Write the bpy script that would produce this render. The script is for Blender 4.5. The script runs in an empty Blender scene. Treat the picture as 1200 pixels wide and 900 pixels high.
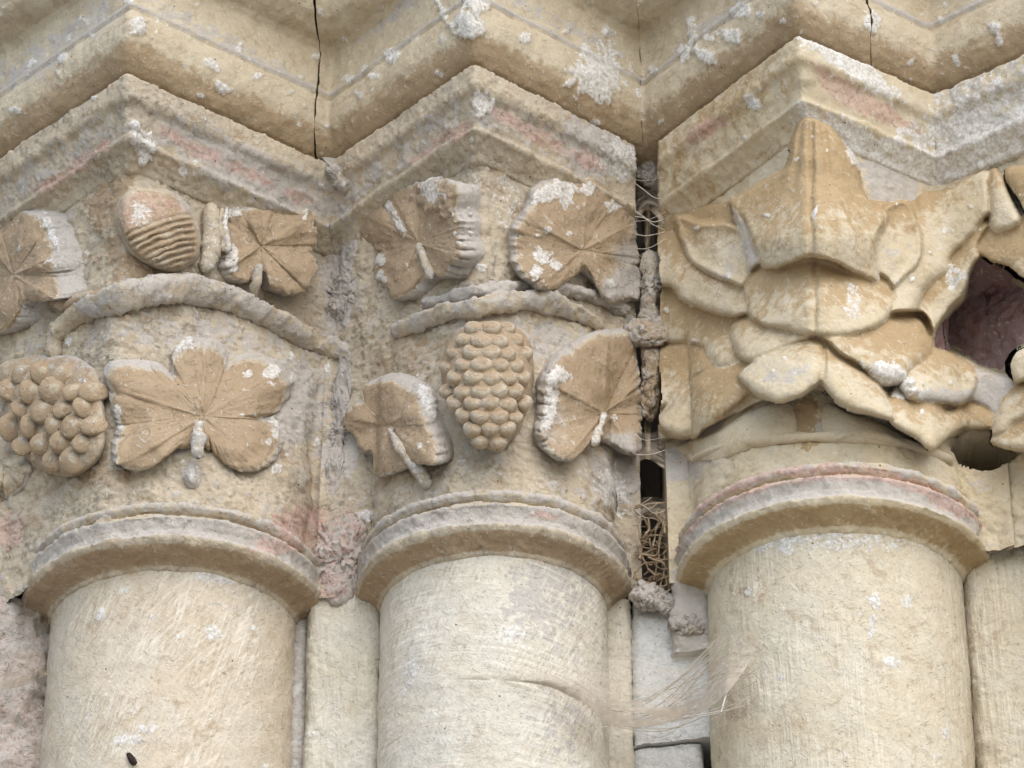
import bpy, math, random
import numpy as np
random.seed(7); rng = np.random.default_rng(7)

# ------------------------------------------------------------------ frame of reference
# Geometry is worked out in units of 0.6 mm ("u"): X right, Y into the wall, Z up, origin at the middle of the capitals.
S = 0.0006            # metres per u
ZC = 3.05             # height of the origin above the ground, metres
ELEV = math.radians(33.0)   # the photographer looks up at the capitals
F = 4500.0            # camera distance in u
ce, se = math.cos(ELEV), math.sin(ELEV)
DIR = np.array([0, ce, se]); UP = np.array([0, -se, ce]); RT = np.array([1.0, 0, 0])
CAM = -F*DIR
sc = bpy.context.scene; COL = sc.collection

# ------------------------------------------------------------------ camera
cam = bpy.data.cameras.new('camera'); cam.sensor_width = 36; cam.lens = F/1200*36; cam.clip_end = 500; cam.clip_start = 0.05
co = bpy.data.objects.new('camera', cam); COL.objects.link(co)
co.location = tuple(CAM*S+np.array([0, 0, ZC])); co.rotation_euler = (math.pi/2+ELEV, 0, 0)
sc.camera = co
# ------------------------------------------------------------------ sky, sun, exposure
SUN_EL, SUN_AZ = math.radians(48), math.radians(20)      # bright overcast, light from the front and right
w = bpy.data.worlds.new('World'); sc.world = w; w.use_nodes = True
wn = w.node_tree; bg = wn.nodes['Background']
sky = wn.nodes.new('ShaderNodeTexSky'); sky.sky_type = 'NISHITA'; sky.sun_disc = False
sky.sun_elevation = SUN_EL; sky.sun_rotation = math.pi-SUN_AZ; sky.dust_density = 1.2; sky.air_density = 1.0; sky.ozone_density = 0.6
wn.links.new(sky.outputs[0], bg.inputs[0]); bg.inputs[1].default_value = 0.13
sl = bpy.data.lights.new('sun', 'SUN'); sl.energy = 1.15; sl.angle = math.radians(75); sl.color = (1, 0.955, 0.90)
so = bpy.data.objects.new('sun', sl); COL.objects.link(so); so.location = (1.5, -3, 5)
from mathutils import Vector
sd = Vector((math.sin(SUN_AZ)*math.cos(SUN_EL), -math.cos(SUN_AZ)*math.cos(SUN_EL), math.sin(SUN_EL)))
so.rotation_euler = sd.to_track_quat('Z', 'Y').to_euler()
sc.view_settings.view_transform = 'Standard'; sc.view_settings.look = 'None'
sc.view_settings.exposure = 1.2; sc.view_settings.gamma = 1; sc.view_settings.use_curve_mapping = False
sc.cycles.use_adaptive_sampling = True; sc.cycles.adaptive_threshold = 0.025; sc.cycles.max_bounces = 5; sc.cycles.diffuse_bounces = 3; sc.cycles.transparent_max_bounces = 12

# ------------------------------------------------------------------ maths helpers
def raydir(px, py):
    px = np.asarray(px, float); py = np.asarray(py, float)
    return DIR*F + (px-600)[..., None]*RT + (450-py)[..., None]*UP
def atY(px, py, Y):
    d = raydir(px, py); t = (Y-CAM[1])/d[..., 1]; return CAM+d*t[..., None]
def atZ(px, py, Z):
    d = raydir(px, py); t = (Z-CAM[2])/d[..., 2]; return CAM+d*t[..., None]
def project(V):
    q = V-CAM; z = q@DIR; return 600+F*(q@RT)/z, 450-F*(q@UP)/z
def sstep(a, b, x):
    t = np.clip((x-a)/(b-a), 0, 1); return t*t*(3-2*t)
def _h(i, j, k, seed):
    n = (i*374761393+j*668265263+k*2147483647+seed*1274126177) & 0xffffffff
    n = ((n ^ (n >> 13))*1274126177) & 0xffffffff
    n = ((n ^ (n >> 15))*2246822519) & 0xffffffff
    return ((n ^ (n >> 16)) & 0xffff)/32767.5-1
def vnoise(p, seed=0):
    f = np.floor(p).astype(np.int64); t = p-f; t = t*t*t*(t*(t*6-15)+10)
    i, j, k = f[..., 0], f[..., 1], f[..., 2]; x, y, z = t[..., 0], t[..., 1], t[..., 2]
    r = 0
    for a in (0, 1):
        for b in (0, 1):
            for c in (0, 1):
                r = r+_h(i+a, j+b, k+c, seed)*(x if a else 1-x)*(y if b else 1-y)*(z if c else 1-z)
    return r
def fbm(V, size, octv=3, seed=0, gain=0.5, stretch=(1, 1, 1)):
    p = V/size*np.array(stretch)+seed*17.31; r = 0; a = 1; tot = 0
    for o in range(octv):
        r = r+a*vnoise(p, seed+o); tot += a; a *= gain; p = p*2.03+5.2
    return r/tot
def catmull(P, closed=True, n=10):
    P = np.asarray(P, float); m = len(P); out = []
    rngi = range(m) if closed else range(m-1)
    for i in rngi:
        if closed: a, b, c, d = P[i-1], P[i], P[(i+1) % m], P[(i+2) % m]
        else: a, b, c, d = P[max(i-1, 0)], P[i], P[i+1], P[min(i+2, m-1)]
        for t in np.arange(n)/n:
            out.append(.5*(2*b+(c-a)*t+(2*a-5*b+4*c-d)*t*t+(3*b-a-3*c+d)*t**3))
    if not closed: out.append(P[-1])
    return np.array(out)
def gridq(nu, nv, wrapu=False, off=0):
    u = np.arange(nu if wrapu else nu-1); v = np.arange(nv-1)
    U, Vv = np.meshgrid(u, v, indexing='ij'); U2 = (U+1) % nu
    return (np.stack([U*nv+Vv, U2*nv+Vv, U2*nv+Vv+1, U*nv+Vv+1], -1).reshape(-1, 4)+off)
def vnormals(V, Q):
    n = np.cross(V[Q[:, 2]]-V[Q[:, 0]], V[Q[:, 3]]-V[Q[:, 1]]); N = np.zeros_like(V)
    for k in range(4):
        for c in range(3): N[:, c] += np.bincount(Q[:, k], n[:, c], len(V))
    N /= np.linalg.norm(N, axis=1)[:, None]+1e-9
    flip = (N@DIR) > 0
    N[flip] *= -1
    return N

# ------------------------------------------------------------------ objects
ORG = {}
def tag(o, label=None, cat=None, group=None, kind=None):
    if label: o['label'] = label
    if cat: o['category'] = cat
    if group: o['group'] = group
    if kind: o['kind'] = kind
    return o
def thing(name, org, label, cat, group=None):
    o = bpy.data.objects.new(name, None); COL.objects.link(o); org = np.asarray(org, float)
    o.empty_display_size = 0.02
    o.location = tuple(org*S+np.array([0, 0, ZC])); ORG[o] = org
    return tag(o, label, cat, group)
def mk(name, V, Q, mat, parent=None, attrs=None, org=None, smooth=True):
    V = np.asarray(V, float)
    if org is None: org = ORG[parent] if parent is not None else np.array([V[:, 0].mean(), V[:, 1].mean(), V[:, 2].min()])
    me = bpy.data.meshes.new(name); Q = np.asarray(Q, np.int32)
    me.vertices.add(len(V)); me.vertices.foreach_set('co', ((V-org)*S).astype(np.float32).ravel())
    k = Q.shape[1]
    me.loops.add(Q.size); me.loops.foreach_set('vertex_index', Q.ravel())
    me.polygons.add(len(Q)); me.polygons.foreach_set('loop_start', np.arange(len(Q), dtype=np.int32)*k)
    me.polygons.foreach_set('loop_total', np.full(len(Q), k, np.int32))
    me.polygons.foreach_set('use_smooth', np.full(len(Q), smooth))
    me.update(calc_edges=True); me.validate()
    for a, val in (attrs or {}).items():
        at = me.attributes.new(a, 'FLOAT', 'POINT'); at.data.foreach_set('value', np.asarray(val, np.float32))
    me.materials.append(mat)
    o = bpy.data.objects.new(name, me); COL.objects.link(o)
    if parent is not None:
        o.parent = parent; o.location = tuple((org-ORG[parent])*S)
    else: o.location = tuple(org*S+np.array([0, 0, ZC]))
    ORG[o] = np.asarray(org, float)
    return o

# ------------------------------------------------------------------ materials
def stone(name, a, b, ochre=(.325, .228, .137), tool=None, grain=1.0, fleck=1.0, stain=1.0, crack=.45):
    a, b, ochre = [(q[0]*1.0, q[1]*1.015, q[2]*1.02) for q in (a, b, ochre)]
    m = bpy.data.materials.new(name); m.use_nodes = True; nt = m.node_tree; L = nt.links
    bs = nt.nodes['Principled BSDF']; bs.inputs['Roughness'].default_value = .88
    bs.inputs['Specular IOR Level'].default_value = .22
    def nd(t): return nt.nodes.new(t)
    def put(s, v):
        if hasattr(v, 'is_linked') or hasattr(v, 'links'): L.new(v, s)
        else: s.default_value = v
    def math_(op, x, y=0.0, z=None):
        n = nd('ShaderNodeMath'); n.operation = op; put(n.inputs[0], x); put(n.inputs[1], y)
        if z is not None: put(n.inputs[2], z)
        return n.outputs[0]
    geo = nd('ShaderNodeNewGeometry')
    sc_ = nd('ShaderNodeVectorMath'); sc_.operation = 'SCALE'; L.new(geo.outputs['Position'], sc_.inputs[0]); sc_.inputs['Scale'].default_value = 1/S
    P = sc_.outputs[0]
    def mapped(rot=(0, 0, 0), scale=(1, 1, 1), src=None):
        n = nd('ShaderNodeMapping'); n.inputs['Rotation'].default_value = rot; L.new(src or P, n.inputs['Vector'])
        n2 = nd('ShaderNodeMapping'); n2.inputs['Scale'].default_value = scale; L.new(n.outputs[0], n2.inputs['Vector']); return n2.outputs[0]
    def noise(size, det=4, rough=.6, src=None, dist=0):
        n = nd('ShaderNodeTexNoise'); n.inputs['Scale'].default_value = 1/size; n.inputs['Detail'].default_value = det
        n.inputs['Roughness'].default_value = rough; n.inputs['Distortion'].default_value = dist; L.new(src or P, n.inputs['Vector']); return n.outputs['Fac']
    def rng_(x, lo, hi, a0=0., a1=1.):
        n = nd('ShaderNodeMapRange'); n.interpolation_type = 'SMOOTHSTEP'; put(n.inputs[0], x)
        n.inputs[1].default_value = lo; n.inputs[2].default_value = hi; n.inputs[3].default_value = a0; n.inputs[4].default_value = a1; return n.outputs[0]
    def mix(f, x, y):
        n = nd('ShaderNodeMix'); n.data_type = 'RGBA'; put(n.inputs[0], f)
        put(n.inputs[6], x if not isinstance(x, tuple) else (*x, 1)); put(n.inputs[7], y if not isinstance(y, tuple) else (*y, 1)); return n.outputs[2]
    def attr(nm):
        n = nd('ShaderNodeAttribute'); n.attribute_name = nm; return n.outputs['Fac']
    big = noise(70, 4, .62); mid = noise(17, 4, .68, dist=.6); fine = noise(4.2, 2, .7); patch = noise(33, 5, .7, dist=1.0)
    flv = mapped((.3, .5, .4), (1, 1, .45)); fl = noise(5.5, 3, .6, src=flv, dist=.4)
    fl2 = noise(11, 4, .75, src=mapped((1.1, .9, .2), (1, .6, 1)), dist=.8)
    def mask(at, amp, nz, lo=.42, hi=.58):
        v = math_('MULTIPLY_ADD', math_('SUBTRACT', nz, .5), amp, at)
        return rng_(v, lo, hi)
    c = mix(rng_(big, .32, .68), a, b)
    c = mix(math_('MULTIPLY', rng_(patch, .52, .66), .55*stain), c, ochre)
    # greyish lime bloom
    c = mix(math_('MULTIPLY', mask(attr('grey'), 1.3, mid), .85), c, (.44, .405, .365))
    c = mix(math_('MULTIPLY', mask(attr('ochre'), 1.1, mid, .38, .66), .88), c, mix(rng_(big, .3, .7), ochre, (ochre[0]*1.12, ochre[1]*1.14, ochre[2]*1.16)))
    pm = mask(attr('pink'), 2.0, noise(9, 4, .8, dist=.7), .40, .66)
    c = mix(math_('MULTIPLY', pm, .62), c, mix(rng_(noise(6, 4, .7), .48, .66), (.52, .34, .28), (.33, .14, .115)))
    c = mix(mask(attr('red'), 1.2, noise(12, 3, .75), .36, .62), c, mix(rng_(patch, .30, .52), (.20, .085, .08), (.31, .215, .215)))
    c = mix(mask(attr('dark_patch'), 1.0, mid), c, (.045, .035, .028))
    # flecks of limewash, and the crust on worn edges
    c = mix(math_('MULTIPLY', rng_(fl, .61, .70), .42*fleck), c, (.70, .66, .58))
    c = mix(math_('MULTIPLY', rng_(fl2, .63, .70), .5*fleck), c, (.66, .63, .57))
    c = mix(math_('MULTIPLY', mask(attr('white'), 1.5, noise(7, 4, .75, dist=.5), .40, .60), .85), c, mix(rng_(fine, .35, .65), (.52, .49, .435), (.72, .70, .66)))
    c = mix(math_('MULTIPLY', rng_(fl, .36, .27), .24*grain), c, (.24, .165, .10))
    fA = noise(3.4, 3, .6, src=mapped((.2, 1.0, .7), (1, 1, .38)), dist=.3); fB = noise(3.8, 3, .65, src=mapped((.9, -.6, .3), (1, 1, .30)), dist=.5)
    c = mix(math_('MULTIPLY', rng_(fA, .615, .68), math_('MULTIPLY_ADD', rng_(patch, .4, .6), .30*fleck, .14*fleck)), c, (.70, .645, .54))
    c = mix(math_('MULTIPLY', rng_(fB, .37, .31), .34*grain), c, (.205, .145, .09))
    ck = 0.0
    if crack:
        crk = nd('ShaderNodeTexVoronoi'); crk.feature = 'DISTANCE_TO_EDGE'; crk.inputs['Scale'].default_value = 1/38
        wv = nd('ShaderNodeVectorMath'); wv.operation = 'MULTIPLY_ADD'; nz3 = nd('ShaderNodeTexNoise'); nz3.inputs['Scale'].default_value = 1/14; nz3.inputs['Detail'].default_value = 4; L.new(P, nz3.inputs['Vector'])
        L.new(nz3.outputs['Color'], wv.inputs[0]); wv.inputs[1].default_value = (34, 34, 34); L.new(P, wv.inputs[2]); L.new(wv.outputs[0], crk.inputs['Vector'])
        ck = math_('MULTIPLY', rng_(crk.outputs['Distance'], .022, .006), rng_(big, .53, .58))
        c = mix(math_('MULTIPLY', ck, .65*grain*crack), c, (.13, .09, .06))
    sp = nd('ShaderNodeTexVoronoi'); sp.inputs['Scale'].default_value = 1/26; L.new(P, sp.inputs['Vector'])
    c = mix(rng_(sp.outputs['Distance'], .05, .035), c, (.10, .07, .05))
    c = mix(rng_(fine, .25, .8, .20*grain, 0.0), c, (.20, .14, .085))
    h = math_('MULTIPLY_ADD', mid, 2.6, math_('MULTIPLY', fine, 1.2))
    h = math_('MULTIPLY_ADD', rng_(fl, .58, .70), 1.0, h)
    h = math_('MULTIPLY_ADD', rng_(fA, .56, .68), .9, h)
    h = math_('MULTIPLY_ADD', rng_(fB, .40, .30), -1.2, h)
    if crack: h = math_('MULTIPLY_ADD', ck, -2.0, h)
    if tool:
        for rot, ac, al, st in tool:
            tn = noise(1, 2, .5, src=mapped((0, math.radians(rot), 0), (1/ac, 1/al, 1/al)), dist=.15)
            pm_ = rng_(noise(80, 3, .5, src=mapped((0, 0, 0), (1, 1, 1))), .38, .6)
            h = math_('MULTIPLY_ADD', math_('MULTIPLY', tn, pm_), st, h)
            c = mix(math_('MULTIPLY', math_('MULTIPLY', rng_(tn, .52, .68), pm_), .38), c, (.74, .68, .56))
            c = mix(math_('MULTIPLY', math_('MULTIPLY', rng_(tn, .46, .32), pm_), .22), c, (.33, .23, .13))
    L.new(c, bs.inputs['Base Color'])
    bp = nd('ShaderNodeBump'); bp.inputs['Strength'].default_value = .62*grain; bp.inputs['Distance'].default_value = S
    L.new(h, bp.inputs['Height']); L.new(bp.outputs[0], bs.inputs['Normal'])
    return m
M_cap = stone('weathered_limestone', (.49, .405, .29), (.42, .355, .265), stain=1.25)
M_cap3 = stone('smooth_limestone', (.52, .42, .27), (.56, .475, .345), ochre=(.35, .235, .115), grain=.7, fleck=.9, stain=.55, crack=0)
M_arch = stone('arch_limestone', (.49, .40, .275), (.54, .46, .33), ochre=(.335, .235, .135), grain=.9, stain=.7, crack=0)
M_sh1 = stone('shaft_limestone_warm', (.55, .455, .335), (.58, .505, .395), tool=[(-14, 3.2, 42, 3.2), (-40, 3.6, 30, 1.6)], stain=.65, crack=0)
M_sh2 = stone('shaft_limestone_pale', (.59, .53, .425), (.61, .565, .48), tool=[(-22, 3.4, 26, 2.8), (82, 4, 60, 1.8)], stain=.4, crack=0)
M_sh3 = stone('shaft_limestone_honey', (.56, .475, .34), (.61, .545, .42), tool=[(2, 3.0, 70, 3.4)], stain=.8, crack=0)
M_pier = stone('pier_limestone', (.56, .50, .385), (.58, .535, .45), tool=[(5, 3.2, 34, 2.2)], stain=.3, crack=0)
M_plaster = stone('lime_plaster', (.56, .55, .51), (.52, .51, .48), stain=.12, crack=0)
M_mortar = stone('old_mortar', (.47, .40, .31), (.40, .34, .27), grain=1.3, stain=.4)
M_rough = stone('rough_pink_stone', (.47, .40, .345), (.45, .36, .31), grain=1.4, stain=.2)
def plain(name, col, rough=.9, alpha_attr=None):
    m = bpy.data.materials.new(name); m.use_nodes = True; nt = m.node_tree; bs = nt.nodes['Principled BSDF']
    bs.inputs['Base Color'].default_value = (*col, 1); bs.inputs['Roughness'].default_value = rough; bs.inputs['Specular IOR Level'].default_value = .2
    tc = nt.nodes.new('ShaderNodeNewGeometry'); n = nt.nodes.new('ShaderNodeTexNoise'); n.inputs['Scale'].default_value = 1/(6*S)
    nt.links.new(tc.outputs['Position'], n.inputs['Vector'])
    mx = nt.nodes.new('ShaderNodeMix'); mx.data_type = 'RGBA'; nt.links.new(n.outputs['Fac'], mx.inputs[0])
    mx.inputs[6].default_value = (*[c*.7 for c in col], 1); mx.inputs[7].default_value = (*[min(1, c*1.25) for c in col], 1)
    nt.links.new(mx.outputs[2], bs.inputs['Base Color'])
    if alpha_attr:
        a = nt.nodes.new('ShaderNodeAttribute'); a.attribute_name = alpha_attr
        mp = nt.nodes.new('ShaderNodeMapping'); mp.inputs['Rotation'].default_value = (0, .35, 0); mp.inputs['Scale'].default_value = (1/(40*S), 1/(20*S), 1/(5*S))
        nt.links.new(tc.outputs['Position'], mp.inputs['Vector'])
        n2 = nt.nodes.new('ShaderNodeTexNoise'); n2.inputs['Scale'].default_value = 1; n2.inputs['Detail'].default_value = 4; nt.links.new(mp.outputs[0], n2.inputs['Vector'])
        r = nt.nodes.new('ShaderNodeMapRange'); r.inputs[1].default_value = .3; r.inputs[2].default_value = .75; nt.links.new(n2.outputs['Fac'], r.inputs[0])
        mu = nt.nodes.new('ShaderNodeMath'); mu.operation = 'MULTIPLY'; nt.links.new(a.outputs['Fac'], mu.inputs[0]); nt.links.new(r.outputs[0], mu.inputs[1])
        nt.links.new(mu.outputs[0], bs.inputs['Alpha'])
    return m
M_web = plain('dusty_cobweb', (.50, .42, .33), alpha_attr='veil')
M_thread = plain('cobweb_thread', (.62, .55, .45))
M_stalk = plain('dry_stalk', (.30, .22, .14))
M_ground = plain('bounce_paving', (.40, .37, .32))
M_core = plain('masonry_core', (.16, .13, .10))
M_husk = plain('dark_husk', (.03, .02, .015))

# ------------------------------------------------------------------ surface marks on the stones (paint, plaster, crust, some painted light and shade), by where they sit
PAINT = []; FLAKE = {'bell': 1.05, 'abacus': .7, 'ring': .5, 'arch': .28, 'leaf': .28, 'fold': .12, 'bell3': .5, 'bell4': .9, 'stem': .9, 'shaft': .16, 'pier': .5, 'mortar': 1.3}
def mark(at, x, y, rx, ry, rot=0, s=1.0, keys='', bump=0.0): PAINT.append((at, x, y, rx, ry, math.radians(rot), s, keys, bump))
def finish(V, Q, rough=(3, 1.4, .7), edge=None, crust=.0, base=None, keys='', freq=1.0, crust_h=1.8, nrm=None, flake=None):
    """weather the surface and return vertices + attributes"""
    N = vnormals(V, Q) if nrm is None else nrm
    A = {k: np.zeros(len(V)) for k in ('ochre', 'white', 'pink', 'grey', 'red', 'dark_patch')}
    for k, v in (base or {}).items(): A[k] = A[k]+v
    d = rough[0]*fbm(V, 46/freq, 3, 3)+rough[1]*fbm(V, 14/freq, 3, 11)+rough[2]*fbm(V, 4.5, 2, 23)
    e = np.zeros(len(V)) if edge is None else edge
    fk = FLAKE.get(keys, .5) if flake is None else flake
    if fk:
        l1 = sstep(-.02, .05, fbm(V, 34, 5, 61, .66)+.12); l2 = sstep(.06, .12, fbm(V, 19, 5, 67, .7)); pit = sstep(.28, .5, fbm(V, 8, 3, 71, .6))
        d = d+fk*(1.5*l1+2.1*l2-1.3*pit); A['grey'] = A['grey']+fk*(.16*l1+.28*l2); A['ochre'] = A['ochre']-fk*.22*l2
    cn = fbm(V, 11, 4, 31, .62); wv = sstep(.30, .42, cn+crust-.42+e)
    A['white'] = np.maximum(A['white'], wv); d = d+wv*crust_h*(1+.6*fbm(V, 5, 2, 41))
    px, py = project(V); nz = None
    for at, x, y, rx, ry, ro, s, ks, bump in PAINT:
        if not any(k == keys for k in ks.split(',')): continue
        c, s_ = math.cos(ro), math.sin(ro); dx, dy = px-x, py-y
        near = (np.abs(dx) < 2*max(rx, ry)) & (np.abs(dy) < 2*max(rx, ry))
        if not near.any(): continue
        if nz is None: nz = fbm(V, 12, 5, 57, .72)
        r = np.sqrt(((dx*c+dy*s_)/rx)**2+((-dx*s_+dy*c)/ry)**2)+.95*nz
        mval = s*(1-sstep(.7, 1.1, r)); A[at] = np.maximum(A[at], mval)
        if bump: d = d+bump*(1-sstep(.75, 1.02, r))*(1+.35*fbm(V, 7, 3, 77))
    return V+N*d[:, None], A

# ------------------------------------------------------------------ plan of the stepped jamb, from the abacus edges
ZA = float(atY(np.array(555.), np.array(73.), -160.)[2])
edge_px = [(-75, 235), (150, 85), (385, 192), (555, 73), (756, 176), (935, 40), (1094, 110), (1290, 25)]
PL = np.array([atZ(np.array(float(x)), np.array(float(y)), ZA)[:2] for x, y in edge_px])   # X,Y of the zigzag
def offset_poly(o):
    out = []
    seg = [(PL[i], PL[i+1]) for i in range(len(PL)-1)]; ln = []
    for p, q in seg:
        t = (q-p)/np.linalg.norm(q-p); n = np.array([t[1], -t[0]])   # outward: towards -Y
        if n[1] > 0: n = -n
        ln.append((p+n*o, t))
    out.append(ln[0][0])
    for i in range(1, len(ln)):
        (p, t), (q, u) = ln[i-1], ln[i]; Mx = np.array([t, -u]).T; a = np.linalg.solve(Mx, q-p); out.append(p+t*a[0])
    out.append(ln[-1][0]+(PL[-1]-PL[-2])); return np.array(out)
SL = np.r_[0, np.cumsum(np.linalg.norm(np.diff(PL, axis=0), axis=1))]
def s_at_x(X): return float(np.interp(X, PL[:, 0], SL))
def sweep(profile, s0, s1, step=2.2, pstep=2.2, dense_to=None, back=90, roundc=5, endx=None):
    """mouldings: profile of (out, z) run along the zigzag between s0 and s1"""
    pr = [np.array(profile[0], float)]
    for q in profile[1:]:
        q = np.array(q, float); n = max(1, int(np.linalg.norm(q-pr[-1])/(pstep if (dense_to is None or q[1] < dense_to) else 25))); p0 = pr[-1]
        for k in range(1, n+1): pr.append(p0+(q-p0)*k/n)
    pr = np.array(pr); s = np.linspace(s0, s1, max(3, int((s1-s0)/step)))
    G = np.zeros((len(s), len(pr), 3))
    for j, (o, z) in enumerate(pr):
        op = offset_poly(o)
        acc = 0
        for ds in (-roundc, -roundc/2, 0, roundc/2, roundc):
            acc = acc+np.stack([np.interp(s+ds, SL, op[:, 0]), np.interp(s+ds, SL, op[:, 1])], -1)
        G[:, j, :2] = acc/5; G[:, j, 2] = z
    if endx:
        for k, x in ((0, endx[0]), (-1, endx[1])):
            if x is not None: G[:, :, 0] = np.maximum(G[:, :, 0], x) if k == 0 else np.minimum(G[:, :, 0], x)
    return G
def close_ends(G, back=120):
    a, b = G[0].copy(), G[-1].copy(); a2, b2 = a.copy(), b.copy(); a2[:, 1] += back; b2[:, 1] += back
    return a2, a, b, b2
def mould(name, profile, s0, s1, mat, parent, keys, rough, attrf=None, flake=None, crust=0., back=130, dense_to=None, endx=None, cut=None, org=None, roundc=5):
    G = sweep(profile, s0, s1, dense_to=dense_to, endx=endx, roundc=roundc)
    if cut is not None: G = cut(G)
    for k in (0, -1):
        G[k, :, 0] += 2.0*fbm(G[k]+37*k, 16, 3, 83)*(1 if endx is None else 0)
    nu, nv = G.shape[:2]; V = G.reshape(-1, 3); Q = gridq(nu, nv)
    base, ed = attrf(V, G) if attrf else ({}, None)
    V2, A = finish(V, Q, rough, edge=ed, crust=crust, base=base, keys=keys, flake=flake)
    G2 = V2.reshape(nu, nv, 3); a2, a, b, b2 = close_ends(G2, back)
    Vx = np.concatenate([V2, a, a2, b, b2]); o = len(V2)
    Q2 = np.concatenate([Q, gridq(2, nv, off=o), gridq(2, nv, off=o+2*nv)])
    Ax = {k: np.concatenate([v, np.zeros(4*nv)]) for k, v in A.items()}
    return mk(name, Vx, Q2, mat, parent, Ax, org=org)

# --- paint and plaster marks, a few also painting in light and shade
for (x, y, rx, ry, r) in [(95, 190, 45, 9, -34), (60, 215, 30, 8, -34), (200, 158, 22, 8, 25), (235, 178, 35, 10, 25), (290, 203, 40, 9, 25), (350, 230, 22, 8, 25),
                          (530, 158, 26, 8, -35), (500, 180, 22, 6, -35), (600, 143, 42, 9, 28), (640, 165, 42, 11, 28), (690, 188, 30, 10, 28),
                          (985, 98, 48, 10, 32), (1030, 128, 40, 11, 34), (1065, 152, 34, 9, 34), (1000, 120, 60, 9, 33), (830, 150, 40, 12, -36)]:
    mark('pink', x, y, rx, ry, r, .72, 'abacus')
mark('white', 165, 168, 16, 26, -20, .9, 'abacus', 5)
mark('grey', 300, 205, 130, 30, 26, .8, 'abacus'); mark('grey', 700, 175, 60, 40, 28, .9, 'abacus'); mark('white', 722, 185, 26, 26, 28, .62, 'abacus')
mark('white', 1010, 175, 110, 20, 33, .85, 'abacus'); mark('white', 1090, 205, 70, 40, 33, .85, 'abacus'); mark('white', 1000, 80, 90, 14, 33, .7, 'abacus')  # limewash, also painting in the light on the third abacus's right face
mark('white', 1150, 170, 80, 70, 0, .75, 'abacus'); mark('white', 566, 120, 10, 22, 0, .9, 'abacus', 3)
mark('white', 880, 120, 12, 8, 30, 1, 'abacus', 2); mark('ochre', 860, 115, 75, 30, -36, .55, 'abacus'); mark('ochre', 800, 190, 40, 18, -36, .5, 'abacus')  # the ochre ones paint shade onto the third abacus's left face
for (x, y, rx, ry, r, b) in [(160, 33, 10, 9, 0, 3), (75, 68, 8, 7, 20, 2), (262, 102, 12, 7, 30, 2), (250, 75, 14, 6, 40, 1.5), (460, 66, 11, 9, 40, 3), (548, 30, 20, 17, 30, 3.5), (560, 5, 16, 12, 0, 3),
                             (520, 15, 4, 20, -20, 3), (615, 45, 8, 6, 20, 2), (700, 85, 34, 34, 10, 1.5), (668, 96, 10, 6, -20, 2), (812, 38, 7, 26, -8, 3), (830, 68, 20, 8, 25, 3), (855, 42, 15, 10, 35, 3),
                             (870, 12, 14, 10, 0, 2), (803, 62, 8, 12, 0, 2), (765, 82, 9, 6, 0, 2), (1168, 33, 11, 8, 15, 2.5), (1172, 48, 5, 7, 0, 2), (1020, 25, 14, 14, 40, 1.5), (1120, 70, 12, 5, 60, 1),
                             (20, 130, 8, 5, 0, 1.5), (300, 90, 6, 4, 0, 1.5), (100, 25, 8, 4, 40, 1.5), (420, 110, 7, 5, 30, 1.5), (440, 90, 8, 4, 0, 1.5)]:
    mark('white', x, y, rx, ry, r, .85, 'arch', b)
for x, y, rx, ry, r in [(60, 60, 120, 22, -36), (250, 40, 130, 10, 27), (470, 12, 70, 9, -35), (650, 25, 90, 9, 28), (860, 10, 90, 9, -36)]:
    mark('grey', x, y, rx, ry, r, .55, 'arch')
for (x, y, rx, ry) in [(355, 615, 45, 22), (330, 640, 40, 12), (400, 625, 25, 25), (10, 625, 22, 22), (392, 690, 20, 20)]: mark('pink', x, y, rx, ry, 0, .8, 'ring,bell')
for (x, y, rx, ry, r) in [(850, 572, 70, 9, -22), (950, 552, 70, 7, 0), (1060, 565, 70, 9, 20), (1110, 590, 30, 9, 30), (640, 605, 20, 5, 5), (1010, 553, 60, 6, 8), (810, 595, 30, 8, -25)]:
    mark('pink', x, y, rx, ry, r, .95, 'ring')
mark('white', 430, 607, 14, 9, 0, .9, 'ring,bell', 3); mark('white', 400, 660, 14, 26, 0, .6, 'ring,bell', 2)
mark('grey', 340, 470, 50, 60, 0, .8, 'bell'); mark('grey', 400, 530, 30, 40, 30, .9, 'bell'); mark('grey', 720, 560, 40, 40, 0, .9, 'bell'); mark('grey', 250, 395, 130, 22, 4, .5, 'bell')
mark('grey', 640, 400, 60, 30, 0, .6, 'bell'); mark('white', 715, 575, 22, 34, 0, .6, 'bell', 2); mark('white', 600, 235, 26, 34, 0, .42, 'bell'); mark('ochre', 130, 235, 26, 46, 20, .9, 'bell')
mark('ochre', 150, 300, 40, 40, 0, .6, 'bell'); mark('ochre', 480, 415, 60, 30, 0, .5, 'bell'); mark('ochre', 100, 560, 90, 14, 0, .55, 'bell'); mark('dark_patch', 690, 375, 16, 10, 0, .4, 'bell')  # last one: small dark patch on the middle bell
mark('grey', 395, 330, 22, 70, 10, .7, 'bell'); mark('white', 380, 275, 9, 16, 0, .8, 'bell', 2)
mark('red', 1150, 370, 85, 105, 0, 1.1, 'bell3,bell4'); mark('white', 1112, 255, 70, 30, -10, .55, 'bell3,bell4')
mark('ochre', 805, 215, 40, 40, -30, .9, 'bell3'); mark('grey', 1040, 215, 45, 30, 30, .9, 'bell3'); mark('grey', 960, 500, 170, 14, 0, .6, 'bell3')
mark('ochre', 945, 490, 18, 34, 0, 1, 'bell3'); mark('grey', 800, 540, 50, 26, -25, .7, 'bell3'); mark('pink', 815, 530, 30, 20, -25, .5, 'bell3')
mark('white', 1042, 441, 34, 13, 22, .85, 'fold', 3); mark('white', 1058, 460, 14, 10, 0, .8, 'fold', 2); mark('white', 1060, 455, 40, 8, 25, .5, 'fold')
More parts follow.
